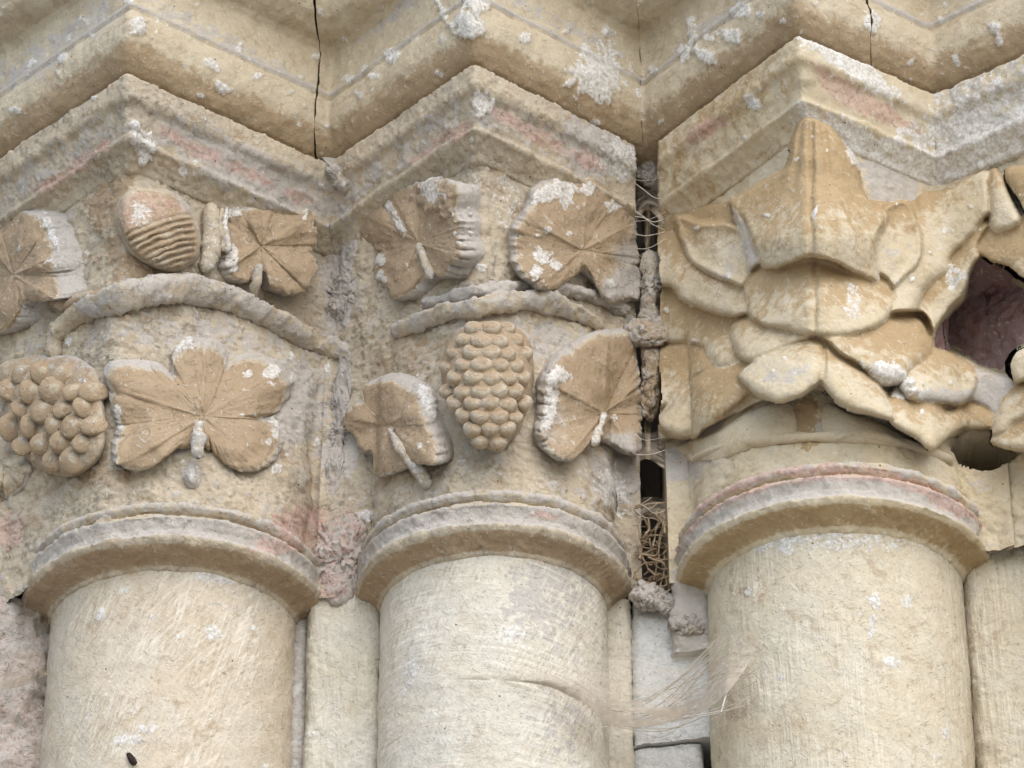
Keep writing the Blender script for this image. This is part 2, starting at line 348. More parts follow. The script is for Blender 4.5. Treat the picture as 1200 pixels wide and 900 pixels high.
for x, y, rx, ry, r in [(455, 240, 5, 22, -30), (468, 262, 5, 14, -35), (445, 305, 9, 8, 0), (447, 325, 6, 9, 0), (640, 228, 20, 12, -20), (664, 226, 12, 14, 0), (690, 222, 10, 10, 0), (720, 238, 9, 16, 30), (635, 300, 14, 9, 20), (650, 310, 12, 5, 40), (628, 320, 7, 10, 0),
    (268, 245, 16, 14, 0), (272, 300, 8, 20, 0), (358, 248, 5, 9, 20), (645, 470, 10, 40, 10), (655, 440, 14, 10, 0), (500, 470, 8, 22, -20), (215, 402, 12, 14, 20), (318, 440, 10, 12, 0), (140, 490, 4, 18, -8), (322, 492, 10, 6, 0), (322, 505, 4, 12, 0), (60, 270, 6, 24, -20)]:
    mark('white', x, y, rx, ry, r, .8, 'leaf', 1.6)
mark('grey', 508, 232, 24, 20, 20, 1.2, 'leaf', 5); mark('white', 510, 228, 16, 12, 20, .6, 'leaf')
mark('white', 955, 250, 3, 10, 20, .9, 'fold', 1.5); mark('white', 900, 185, 12, 30, 40, .7, 'fold', 1.5); mark('white', 1000, 180, 8, 34, -30, .7, 'fold', 1.5)
mark('white', 1000, 360, 10, 26, -10, .5, 'fold'); mark('white', 1120, 325, 14, 18, 20, .6, 'fold'); mark('grey', 1110, 465, 40, 12, 0, .8, 'fold'); mark('grey', 925, 440, 30, 14, 0, .5, 'fold')
rm = random.Random(5)
for k in range(110):      # scattered chips of limewash
    x = rm.uniform(0, 1200); y = rm.uniform(0, 150); q = rm.random()**2
    mark('white', x, y, 2.2+6*q, 1.6+3.5*q, rm.uniform(-60, 60), rm.uniform(.55, .9), 'arch', .8+q)
for k in range(60):
    x = rm.uniform(0, 1200); y = rm.uniform(90, 260); q = rm.random()**2
    mark('white', x, y, 2+6*q, 1.6+4*q, rm.uniform(-60, 60), rm.uniform(.5, .9), 'abacus', .8+q)
for k in range(70):
    x = rm.uniform(0, 760); y = rm.uniform(230, 560); q = rm.random()**2
    mark('white', x, y, 2+6*q, 1.6+4*q, rm.uniform(-90, 90), rm.uniform(.5, .85), 'leaf,bell,stem', .8+q)
for k in range(46):
    x = rm.uniform(780, 1200); y = rm.uniform(150, 540); q = rm.random()**2
    mark('white', x, y, 1.6+4*q, 1.4+2.5*q, rm.uniform(-90, 90), rm.uniform(.6, .9), 'fold,bell3', .6+q)
for k in range(60):
    x = rm.uniform(0, 1200); y = rm.uniform(640, 900); q = rm.random()**2
    mark('white', x, y, 1.8+5*q, 1.5+3*q, rm.uniform(-90, 90), rm.uniform(.45, .8), 'shaft,pier', .3)
# marks on shafts and piers
for (x, y, rx, ry, r) in [(250, 740, 12, 9, 0), (150, 868, 22, 7, -6), (172, 855, 12, 6, 0), (250, 675, 24, 10, 10), (120, 720, 6, 8, 0), (1022, 732, 5, 16, 5), (1060, 705, 9, 8, 0), (1108, 860, 5, 9, 0), (1025, 705, 8, 10, 0),
                          (915, 795, 5, 4, 0), (1045, 775, 14, 6, 10), (480, 790, 8, 26, 10), (600, 745, 16, 12, 0), (905, 630, 40, 20, 0)]:
    mark('white', x, y, rx, ry, r, .8, 'shaft', .6)
mark('grey', 640, 700, 60, 60, 20, .62, 'shaft'); mark('grey', 300, 690, 60, 60, 0, .4, 'shaft'); mark('grey', 660, 820, 40, 90, 0, .5, 'shaft')
mark('ochre', 880, 690, 40, 40, 0, .42, 'shaft'); mark('ochre', 230, 810, 60, 60, 0, .38, 'shaft'); mark('white', 980, 632, 130, 16, 0, .5, 'shaft')

# ------------------------------------------------------------------ the setting: unseen ground added below to bounce light up, masonry core behind
g = mk('ground', [(-9/S, -16/S, -ZC/S), (9/S, -16/S, -ZC/S), (9/S, .6/S, -ZC/S), (-9/S, .6/S, -ZC/S)], [(0, 1, 2, 3)], M_ground, smooth=False); tag(g, kind='structure')
def boxV(x0, x1, y0, y1, z0, z1):
    v = np.array([(x, y, z) for x in (x0, x1) for y in (y0, y1) for z in (z0, z1)], float)
    q = np.array([(0, 1, 3, 2), (4, 6, 7, 5), (0, 4, 5, 1), (2, 3, 7, 6), (0, 2, 6, 4), (1, 5, 7, 3)]); return v, q
v, q = boxV(-2600, 2600, 215, 420, -ZC/S, 1900); tag(mk('wall_core', v, q, M_core, smooth=False), kind='structure')

# ------------------------------------------------------------------ arch stones
ARCH = [(-90, 2), (-26, 2), (-14, 4), (-4, 9), (4, 18), (10, 29), (14, 42), (15, 56), (14, 69), (11, 80), (7, 88), (6, 91), (9, 94), (9, 98), (4, 102), (1, 110), (-1, 130), (-2, 168), (4, 176), (18, 182), (32, 192), (40, 206), (42, 222), (36, 236),
        (34, 300), (90, 340), (90, 420), (180, 470), (190, 640), (-150, 660)]  # unseen overhang above, shaped to block light from overhead
ARCH = [(o, z+ZA) for o, z in ARCH]
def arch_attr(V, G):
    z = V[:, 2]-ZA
    oc = .80*np.exp(-((z-16)/32)**2)+.25*np.exp(-((z-190)/20)**2)  # brown stain, partly shade painted in where the rolls turn under
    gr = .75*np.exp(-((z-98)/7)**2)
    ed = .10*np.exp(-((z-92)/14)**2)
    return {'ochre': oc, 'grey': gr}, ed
s_of = lambda px, i, j: SL[i]+(SL[j]-SL[i])*(px-edge_px[i][0])/(edge_px[j][0]-edge_px[i][0])
sA = s_of(369, 1, 2); sB = SL[4]-4; sC = s_of(1020, 5, 6)
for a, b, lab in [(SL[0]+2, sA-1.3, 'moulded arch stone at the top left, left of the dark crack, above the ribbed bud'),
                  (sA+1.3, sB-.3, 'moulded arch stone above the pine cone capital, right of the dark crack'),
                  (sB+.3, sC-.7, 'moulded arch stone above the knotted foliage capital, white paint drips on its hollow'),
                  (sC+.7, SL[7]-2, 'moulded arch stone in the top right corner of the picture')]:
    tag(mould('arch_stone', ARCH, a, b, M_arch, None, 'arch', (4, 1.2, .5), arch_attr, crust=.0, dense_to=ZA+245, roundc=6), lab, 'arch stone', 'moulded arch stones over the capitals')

# ------------------------------------------------------------------ capitals
ABA = [(-70, -1), (-1, -1), (1, -4), (1, -30), (-1, -34), (-5, -37), (-8, -40), (-17, -70), (-18, -74), (-15, -77), (-15, -81), (-20, -84), (-27, -90), (-34, -97), (-38, -104), (-50, -106)]
ABA = [(o, z+ZA) for o, z in ABA]
ZT = ZA-96; ZR = -228.0
op40 = offset_poly(-40)
def ytop(X):
    a = 0
    for d in (-12, -6, 0, 6, 12): a = a+np.interp(X+d, op40[:, 0], op40[:, 1])
    return a/5
AX = {1: (-389., 91., 142., 177.), 2: (-21., 45., 129., 158.), 3: (366., 8., 145., 180.), 4: (770., -70., 145., 180.)}   # X, Y of shaft axis, shaft radius, ring radius
def bell(i, extra=None):
    cx, yc, r, R = AX[i]; Rb = R-22
    def f(X, Z):
        t = np.clip((Z-ZR)/(ZT-ZR), 0, 1); dx = X-cx
        yb = yc-np.sqrt(np.maximum(Rb*Rb-dx*dx, 0)); yb = np.minimum(yb, np.minimum(62., ytop(X)+15))
        wq = sstep(.05, .75, t)
        y = yb*(1-wq)+ytop(X)*wq+10*np.sin(np.pi*t)
        if extra: y = y+extra(X, Z)
        return y
    return f
def bell_mesh(i, parent, XL, XR, mat, keys, rough=(5, 2.6, .9), crust=0., zbot=-266, extra=None, xl_wall=True):
    f = bell(i, extra); xs = np.arange(XL, XR+1, 1.9); zs = np.arange(ZT+4, zbot, -1.9)
    X, Z = np.meshgrid(xs, zs, indexing='ij'); Y = f(X, Z); V = np.stack([X, Y, Z], -1).reshape(-1, 3); nu, nv = X.shape
    Q = gridq(nu, nv); V2, A = finish(V, Q, rough, crust=crust, keys=keys)
    V2[:, 0] = np.clip(V2[:, 0], XL, XR)
    G = V2.reshape(nu, nv, 3); a2, a, b, b2 = close_ends(G, 0); a2[:, 1] = 205; b2[:, 1] = 205
    o = len(V2); Vx = np.concatenate([V2, a, a2, b, b2]); Q = np.concatenate([Q, gridq(2, nv, off=o), gridq(2, nv, off=o+2*nv)])
    A = {k: np.concatenate([v, np.zeros(4*nv)]) for k, v in A.items()}
    mk('bell', Vx, Q, mat, parent, A); return f
def lathe(name, i, profile, mat, parent, keys, rough, attrf=None, crust=0., th0=-112, th1=112, xclip=None, dense=2.0, squash=1.0):
    cx, yc, r, R = AX[i]; pr = [np.array(profile[0], float)]
    for q in profile[1:]:
        q = np.array(q, float); n = max(1, int(np.linalg.norm(q-pr[-1])/dense)); p0 = pr[-1]
        for k in range(1, n+1): pr.append(p0+(q-p0)*k/n)
    pr = np.array(pr); th = np.radians(np.linspace(th0, th1, int(R*math.radians(th1-th0)/dense)))
    T, RR = np.meshgrid(th, pr[:, 0], indexing='ij'); _, ZZ = np.meshgrid(th, pr[:, 1], indexing='ij')
    V = np.stack([cx+RR*np.sin(T), yc-RR*np.cos(T), ZZ], -1).reshape(-1, 3); nu, nv = T.shape; Q = gridq(nu, nv)
    base, ed = attrf(V, RR.ravel()) if attrf else ({}, None)
    V2, A = finish(V, Q, rough, edge=ed, crust=crust, base=base, keys=keys)
    if xclip: V2[:, 0] = np.clip(V2[:, 0], *xclip)
    return mk(name, V2, Q, mat, parent, A)
ZG = -258.0     # lower edge of the grey band
def neck_ring(i, parent, mat, xclip=None, grey=.95, brown=.95, pinkb=0., white=.1):
    cx, yc, r, R = AX[i]
    prof = [(R-70, ZG+56), (R-22, ZG+52), (R-12, ZG+50), (R-5, ZG+46), (R-4, ZG+41), (R-8, ZG+36), (R-12, ZG+34), (R-12, ZG+32), (R-4, ZG+29), (R-1, ZG+26), (R-3, ZG+22), (R-6, ZG+13), (R-5, ZG+5), (R, ZG), (R-2, ZG-4), (R-6, ZG-8),
            (R-12, ZG-11), ((R+r)/2-3, ZG-14), (r+8, ZG-17), (r+4, ZG-20), (r+1.5, ZG-24), (r-5, ZG-27), (r-40, ZG-28)]
    def at(V, RR):
        z = V[:, 2]-ZG
        return {'grey': grey*sstep(-1, 3, z)*sstep(30, 24, z)+.45*sstep(32, 38, z), 'ochre': brown*sstep(-3, -9, z)*sstep(-24, -17, z)+.3*sstep(52, 45, z)*sstep(34, 40, z), 'pink': pinkb*np.exp(-((z-27)/7)**2)}, .27*np.exp(-((z+1)/5)**2)+(white+.1)*sstep(-17, -23, z)  # ochre below the grey band partly paints in the underside's shade
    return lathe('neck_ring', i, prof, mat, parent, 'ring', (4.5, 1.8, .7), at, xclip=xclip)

def patch(name, outline, c, surf, hf, parent, mat, thick=34, shift=(0, 0), bevel=4, nth=None, nr=30, jag=.0, rough=(1.6, .9, .5), base=None, edge=None, smooth=10, keys='leaf', embed=14, crust=0., side=None):
    """a carved piece standing proud of the surface: closed front of any outline, real sides going back into the block"""
    D = catmull(outline, True, smooth); c = np.array(c, float); q = D-c
    th = np.arctan2(q[:, 1], q[:, 0]); rr = np.hypot(q[:, 0], q[:, 1]); o = np.argsort(th); th, rr = th[o], rr[o]
    per = np.linalg.norm(np.diff(D, axis=0), axis=1).sum(); nth = nth or int(per/1.9)
    T = np.linspace(-np.pi, np.pi, nth, endpoint=False)
    Rr = np.interp(T, th, rr, period=2*np.pi)
    if jag:
        R0 = Rr.copy(); al = np.cumsum(np.hypot(np.diff(np.cos(T)*Rr, append=np.cos(T[0])*Rr[0]), np.diff(np.sin(T)*Rr, append=np.sin(T[0])*Rr[0])))
        fr = (al/12.5+.8*np.sin(al/37)) % 1; Rr = Rr+jag*.55*(np.minimum(fr/.7, (1-fr)/.3)-.5); ring = np.stack([np.cos(T)*Rr, np.sin(T)*Rr, np.full(nth, c[0])], -1); Rr = Rr+jag*fbm(ring, 12, 4, 5, .65)+jag*.5*np.abs(vnoise(ring/6, 9))-jag*.9*sstep(.35, .6, vnoise(ring/9, 19))
    R0 = R0 if jag else Rr
    ts = np.linspace(0, 1, nr)**.85; ts[0] = .012
    TT, tt = np.meshgrid(T, ts, indexing='ij'); RRg = Rr[:, None]
    px = c[0]+tt*RRg*np.cos(TT); py = c[1]+tt*RRg*np.sin(TT); hh = hf(tt, TT, px, py)
    rim = hh[:, -1]
    ns = max(6, int((thick+np.hypot(*shift))/2.4)); ss = np.linspace(0, 1, ns+1)[1:]
    bz = bevel*np.sin(np.minimum(ss*2.2, 1)*np.pi/2)
    sx = px[:, -1:]+np.cos(T)[:, None]*bz[None]+shift[0]*ss[None]; sy = py[:, -1:]+np.sin(T)[:, None]*bz[None]+shift[1]*ss[None]
    jb = (R0-Rr)[:, None]*np.minimum(ss*1.6, 1)[None]; sx = sx+np.cos(T)[:, None]*jb; sy = sy+np.sin(T)[:, None]*jb
    drop = (ss**1.15)[None]; sh = rim[:, None]*(1-drop)-embed*drop
    PX = np.concatenate([px, sx], 1); PY = np.concatenate([py, sy], 1); H = np.concatenate([hh, sh], 1)
    Y = np.zeros_like(PX)
    for _ in range(14):
        W = atY(PX, PY, Y); Y = surf(W[..., 0], W[..., 2])-H
    V = atY(PX, PY, Y).reshape(-1, 3); nv = PX.shape[1]; Q = gridq(nth, nv, True)
    tall = np.concatenate([tt, 1+np.repeat(ss[None], nth, 0)], 1).ravel(); thall = np.repeat(T, nv)
    bs = base(tall, thall, PX.ravel(), PY.ravel()) if base else {}
    ed = edge(tall, thall, PX.ravel(), PY.ravel()) if edge else None
    V2, A = finish(V, Q, rough, edge=ed, base=bs, keys=keys, crust=crust)
    ob = mk(name, V2, Q, mat, parent, A)
    def face(x, y):
        x = np.asarray(x, float); y = np.asarray(y, float); a = np.arctan2(y-c[1], x-c[0]); Ra = np.interp(a, T, Rr, period=2*np.pi)
        return hf(np.hypot(x-c[0], y-c[1])/Ra, a, x, y)
    FACE[ob] = face; return ob
FACE = {}
def o_h(o, a, b): return FACE[o](a, b)
def tube(name, path, surf, parent, mat, rad, h, flat=1.0, n=14, base=None, rough=(1.2, .8, .4), keys='stem', crust=0., step=2.0, edge=None, caps=True):
    """a carved stem: swept along the surface, thickness rad (number or list), height of its axis h over the surface"""
    D = catmull(path, False, 14); L = np.r_[0, np.cumsum(np.linalg.norm(np.diff(D, axis=0), axis=1))]
    m = max(4, int(L[-1]/step)); u = np.linspace(0, 1, m); px = np.interp(u*L[-1], L, D[:, 0]); py = np.interp(u*L[-1], L, D[:, 1])
    lin = lambda a: np.interp(u, np.linspace(0, 1, len(a)), a) if hasattr(a, '__len__') else np.full(m, float(a))
    r = lin(rad)
    if not callable(h) and m > 40: r = r*(1+.30*fbm(np.stack([px, py, 0*px], -1), 34, 3, 29))
    H = h(px, py) if callable(h) else lin(h)
    if caps:
        k = np.minimum(u, 1-u)*L[-1]; r = r*np.sqrt(np.clip(1-(1-np.clip(k/np.maximum(r, .5), 0, 1))**2, 1e-4, 1))
    Y = np.zeros(m)
    for _ in range(14):
        W = atY(px, py, Y); Y = surf(W[:, 0], W[:, 2])-H
    Cn = atY(px, py, Y); Cn[:, 1] = np.convolve(np.pad(Cn[:, 1], 3, 'edge'), np.ones(7)/7, 'valid')
    t = np.gradient(Cn, axis=0); t /= np.linalg.norm(t, axis=1)[:, None]+1e-9
    side = np.cross(t, -DIR); side /= np.linalg.norm(side, axis=1)[:, None]; nn = np.cross(side, t)
    a = np.linspace(0, 2*np.pi, n, endpoint=False)
    V = Cn[:, None]+r[:, None, None]*(np.cos(a)[None, :, None]*side[:, None]+flat*np.sin(a)[None, :, None]*nn[:, None])
    V = V.transpose(1, 0, 2); nv = m; V = V.reshape(-1, 3); Q = gridq(n, nv, True)
    bs = {k: np.full(len(V), v) for k, v in (base or {}).items()}
    V2, A = finish(V, Q, rough, base=bs, keys=keys, crust=crust)
    return mk(name, V2, Q, mat, parent, A)

# ---- vine leaves
def vine_leaf(parent, surf, mat, outline, c, veins, h=34, fold=5, shift=(0, 0), bevel=5, tilt=(0, 0), cup=7, jag=4.6, white_dirs=((-90, .2),), side_grey=.9, ochre=.95, label=None, thick=36, stem=None, grey_dirs=(), smooth=8):
    va = np.array([math.atan2(y-c[1], x-c[0]) for x, y in veins]); sg = np.array([1 if k % 2 else -1 for k in range(len(va))])
    def hf(t, th, px, py):
        rv0 = vnoise(np.stack([np.cos(th)*1.3+c[0], np.sin(th)*1.3+c[1], 0*th], -1), 13)
        d = (th[..., None]-va+np.pi) % (2*np.pi)-np.pi; ad = np.abs(d); k = ad.argmin(-1); dm = ad.min(-1); ds = np.take_along_axis(d, k[..., None], -1)[..., 0]
        r = np.hypot(px-c[0], py-c[1])
        hh = h+tilt[0]*(px-c[0])+tilt[1]*(py-c[1])
        hh = hh-cup*(1-t)**1.5                                  # dished to the middle
        hh = hh+fold*np.minimum(t*1.6, 1)*(-np.cos(np.clip(dm/.55, 0, 1)*np.pi)*.5)*-1 # lobes swell between the veins
        hh = hh+fold*.5*np.minimum(t*1.5, 1)*np.tanh(ds/.12)*np.exp(-dm/.5)   # each vein is a break between two planes
        sec = np.sort(va); ki = np.searchsorted(sec, th) % len(va); rv = np.array([math.sin(9.1*k+c[0]) for k in range(len(va))]); mid_ = 1-np.exp(-dm/.25)
        hh = hh+fold*.9*t*rv[ki]*mid_
        P3 = np.stack([px, py, np.full_like(px, c[0])], -1)
        hh = hh+fold*.8*fbm(P3, 30, 2, 91)
        hh = hh-(5+7*rv0)*sstep(.55, 1.0, t)-3.0*sstep(.9, 1.0, t)**2
        hh = hh+1.5*np.exp(-(r*np.sin(np.clip(dm, 0, 1.5))/1.9)**2)*sstep(.03, .1, t)*sstep(.95, .7, t)
        return hh
    def base(t, th, px, py):
        face = sstep(1.03, .93, t); gr = 0*t
        for ang, s in grey_dirs: gr = np.maximum(gr, s*np.exp(-(((th-math.radians(ang)+np.pi) % (2*np.pi)-np.pi)/.6)**2)*sstep(.25, .8, t))
        return {'ochre': ochre*face*(1-.8*np.clip(gr, 0, 1)), 'grey': side_grey*sstep(1.0, 1.12, t)+gr*face}
    def edge(t, th, px, py):
        e = .13*np.exp(-((t-1.0)/.10)**2)
        for ang, s in white_dirs:
            e = e+s*np.exp(-(((th-math.radians(ang)+np.pi) % (2*np.pi)-np.pi)/.55)**2)*np.exp(-((t-1.0)/.22)**2)
        return e-.10*sstep(.85, .6, t)
    h0_ = h; o = patch('leaf', outline, c, surf, hf, parent, mat, thick=thick, shift=shift, bevel=bevel, jag=jag, base=base, edge=edge, smooth=smooth, rough=(2.6, 1.2, .5))
    if label: o['label'] = label
    if stem:
        tube('leaf_stem', stem[0], surf, o, mat, stem[1], stem[2], n=14, base={'white': .40, 'grey': .3}, crust=.08)
    return o
def pillow(h0, H, p=2.4): return lambda t, th, px, py: h0+H*(1-t**p)
def zs(pts, s, o): return [(x/s+o[0], y/s+o[1]) for x, y in pts]

# ---- capital 1 : vine leaves, ribbed bud and grapes
c1 = thing('carved_capital', (AX[1][0], AX[1][1], ZG-46), 'left capital carved with vine leaves, a ribbed bud and a bunch of grapes', 'capital', 'carved capitals of the stepped jamb')
def aba_attr(V, G):
    z = V[:, 2]-ZA; 
    return {'grey': .30*sstep(-28, -36, z)*sstep(-76, -66, z), 'ochre': .30*sstep(-80, -92, z)}, .10*np.exp(-((z+34)/5)**2)+.08*np.exp(-((z+2)/6)**2)+.07*np.exp(-((z+78)/6)**2)
X12 = PL[2, 0]+6; X23a = 150.0; X23b = 179.0; X34 = PL[6, 0]
mould('abacus', ABA, SL[0]+2, SL[2]+2, M_cap, c1, 'abacus', (3.6, 1.8, .9), aba_attr, crust=.0)
f1 = bell_mesh(1, c1, -720, X12+7, M_cap, 'bell', rough=(5.5, 2.2, .8))
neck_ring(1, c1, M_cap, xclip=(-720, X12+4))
# far-left leaf
vine_leaf(c1, f1, M_cap, [(-60, 262), (-20, 250), (2, 256), (22, 249), (44, 258), (56, 284), (62, 318), (68, 344), (52, 352), (28, 352), (14, 380), (-20, 392), (-50, 370), (-70, 320)], (16, 322),
          [(-30, 265), (24, 258), (58, 300), (60, 346), (-10, 384)], h=34, fold=6, shift=(46, -6), thick=60, white_dirs=((-60, .25), (0, .28), (-20, .2)), bevel=2, tilt=(.25, 0), label='ochre vine leaf cut off by the left picture edge')
tube('stem', [(58, 352), (85, 358), (122, 342)], f1, c1, M_cap, [3, 9, 3], 14, base={'ochre': .6})
# ribbed bud
def budh(t, th, px, py):
    u = (px-190)*.30+(py-267)*.954; vv = (px-190)*.954-(py-267)*.30; cur = u-.0035*vv**2
    nq = vnoise(np.stack([px/14, py/9, 0*px], -1), 4); rib = 3.0*(1+.5*nq)*np.sin((cur+1.6*nq)/7.6*2*np.pi)*sstep(-18, 6, u)*sstep(1.0, .86, t)
    return 16+20*np.sqrt(np.clip(1-t**2.3, 0, 1))+rib
def budb(t, th, px, py):
    u = (px-190)*.30+(py-267)*.954
    return {'pink': .30*sstep(1.1, .9, t)*sstep(10, -30, u)+.25*sstep(1, .9, t), 'ochre': .6*sstep(1.1, .95, t), 'grey': .8*np.exp(-((th-(-.75))/.5)**2)*sstep(.75, .9, t), 'white': .62*np.exp(-(((px-163)/18)**2+((py-250)/22)**2))}
patch('ribbed_bud', [(139, 262), (141, 240), (155, 226), (180, 224), (205, 230), (224, 252), (232, 278), (228, 302), (210, 314), (192, 315), (172, 306), (152, 290)], (188, 268), f1, budh, c1, M_cap, thick=30, bevel=3, base=budb,
      edge=lambda t, th, px, py: .18*np.exp(-((t-.95)/.15)**2)*np.exp(-((th+2.6)/.9)**2), rough=(1.2, .8, .5), nr=44)
tube('stem', [(246, 238), (248, 268), (246, 300), (238, 318)], f1, c1, M_cap, [8, 10, 11, 6], 12, base={'white': .38}, crust=.12)
vine_leaf(c1, f1, M_cap, [(268, 252), (279, 247), (322, 246), (366, 246), (370, 275), (366, 296), (372, 312), (366, 331), (351, 343), (330, 341), (316, 334), (311, 318), (297, 328), (281, 330), (268, 318), (264, 285)], (306, 288),
          [(362, 256), (290, 252), (366, 318), (330, 335), (272, 312)], h=30, fold=8, shift=(-16, -2), bevel=3, white_dirs=((-125, .3), (140, .2), (-35, .1)), tilt=(.22, .05), stem=([(304, 312), (300, 332), (296, 350)], [5, 5, 4], [34, 36, 14]), label='square-cut ochre vine leaf with one corner fold')
for k in range(4):
    tube('ragged_rib', [(250+k*5.5, 246-k), (247+k*5.5, 266), (251+k*5.5, 290+2*k)], f1, c1, M_cap, [2.5, 3, 2], 17+3*k, n=10, base={'ochre': .4, 'white': .25 if k < 3 else .6}, crust=.1)
# vine stem
tube('vine_stem', [(66, 420), (66, 394), (98, 365), (160, 344), (215, 339), (274, 353), (318, 373), (362, 397), (409, 414)], f1, c1, M_cap, [8, 14, 15, 17, 15, 16, 14, 14, 12, 13], [6, 10, 14, 16, 17, 16, 14, 12, 10, 2], n=28, flat=.5, base={'grey': .35}, rough=(4, 2.2, 1.0), crust=.03)
tube('vine_stem', [(120, 352), (180, 331), (240, 333), (300, 350)], f1, c1, M_cap, [4, 8, 8, 3], 8, base={'grey': .7}, rough=(2, 1.5, .7), crust=.05)
# grapes
GO = [(0, 431), (28, 421), (62, 418), (93, 422), (113, 442), (120, 473), (122, 510), (113, 539), (85, 557), (57, 552), (31, 535), (10, 505), (-2, 459)]
def grh(t, th, px, py): return 12+23*np.sqrt(np.clip(1-t**2.2, 0, 1))
gb = patch('grape_bunch', GO, (60, 487), f1, grh, c1, M_cap, thick=34, bevel=2, base=lambda t, th, px, py: {'ochre': .6*sstep(1.2, .9, t), 'grey': .9*sstep(455, 425, py)*sstep(20, 70, px)},
           edge=lambda t, th, px, py: .2*np.exp(-((py-425)/16)**2), rough=(1.5, 1, .5))
def unit_blob(nu, nv, fn):
    a = np.linspace(0, 2*np.pi, nu, endpoint=False); b = np.linspace(0.02, np.pi*.62, nv); Aa, B = np.meshgrid(a, b, indexing='ij')
    V = np.stack([np.sin(B)*np.cos(Aa), -np.cos(B), np.sin(B)*np.sin(Aa)], -1); V = fn(V).reshape(-1, 3); return V, gridq(nu, nv, True)
def pieces(name, parent, surf, pts, hfun, V, Q, mat, sz, attrs, tilt=0.):
    me = None
    for (x, y, r, ro) in pts:
        h = float(hfun(x, y)); Y = 0.
        for _ in range(14):
            W = atY(np.array(x), np.array(y), Y); Y = float(surf(W[0:1], W[2:3])[0])-h
        W = atY(np.array(float(x)), np.array(float(y)), Y)
        if me is None:
            o = mk(name, V, Q, mat, None, attrs, org=np.zeros(3)); me = o.data
        else:
            o = bpy.data.objects.new(name, me); COL.objects.link(o)
        o.parent = parent; o.location = tuple((W-ORG[parent])*S); o.scale = (r*sz[0], r*sz[1], r*sz[2]); o.rotation_euler = (ELEV*.5+tilt, ro, random.uniform(-.15, .15)+(x-600)*0)
        ORG[o] = W
def in_poly(x, y, P):
    ins = False; n = len(P)
    for i in range(n):
        (x1, y1), (x2, y2) = P[i], P[i-1]
        if (y1 > y) != (y2 > y) and x < (x2-x1)*(y-y1)/(y2-y1)+x1: ins = not ins
    return ins
Cg = np.array([60, 487]); GS = [tuple(Cg+(np.array(p)-Cg)*.90) for p in GO]
gp = []
for r_ in range(-1, 8):
    for k in range(-1, 7):
        x = 2+k*24.5+(r_ % 2)*12.2+random.uniform(-2.5, 2.5); y = 438+r_*20.5+random.uniform(-2, 2)
        if in_poly(x, y, GS) and not (x > 40 and y < 436): gp.append((x, y, random.uniform(13.5, 18.5), random.uniform(0, 6)))
Rg = lambda x, y: float(np.clip(np.hypot((x-60)/61, (y-487)/69), 0, 1))
bv, bq = unit_blob(20, 10, lambda v: v*(1+.13*fbm(v*30, 17, 2, 3))[..., None]+np.array([0, -.10, 0])*np.exp(-((v[..., 0]**2+v[..., 2]**2)/.03))[..., None])
tip = np.exp(-((bv[:, 0]**2+bv[:, 2]**2)/.12))
pieces('berry', gb, f1, gp, lambda x, y: 16+27*math.sqrt(max(0, 1-Rg(x, y)**2.2))-4, bv, bq, M_cap, (1.04, .46, 1.0), {'ochre': .75-.5*tip, 'white': .34*tip, 'grey': .25*tip})
# big central leaf
LF = zs([(452, 205), (520, 182), (600, 184), (680, 205), (716, 240), (722, 170), (760, 112), (820, 100), (890, 112), (925, 150), (932, 205), (955, 165), (1050, 152), (1110, 178), (1168, 240), (1172, 310), (1130, 368), (1075, 390), (1130, 425), (1142, 500), (1110, 562), (1030, 602), (950, 588), (895, 535), (850, 500), (815, 508),
         (780, 497), (720, 512), (665, 570), (600, 602), (525, 592), (478, 555), (490, 470), (520, 425), (486, 390), (470, 300)], 3.53, (0, 380))
vine_leaf(c1, f1, M_cap, LF, (239, 488), [(140, 458), (228, 414), (318, 440), (315, 548), (145, 545)], h=24, fold=6, shift=(4, -12), bevel=7, white_dirs=((-75, .25), (-30, .12), (175, .12), (20, .1)), tilt=(0, .0), cup=9, jag=4.6,
          stem=([(233, 494), (233, 514), (232, 534)], [5, 6.5, 4], [26, 30, 26]), label='large five-lobed ochre vine leaf in the middle of the lower row')
patch('stem_stub', [(219, 552), (225, 543), (231, 552), (231, 565), (225, 570), (219, 564)], (225, 556), f1, pillow(8, 8), c1, M_cap, base=lambda t, th, px, py: {'grey': .9+0*t, 'white': .4+0*t})
vine_leaf(c1, f1, M_cap, [(-30, 500), (0, 505), (18, 520), (32, 540), (28, 565), (5, 580), (-30, 570)], (2, 545), [(-20, 515), (25, 545), (0, 575)], h=18, ochre=.4, label='small pale leaf below the grapes')

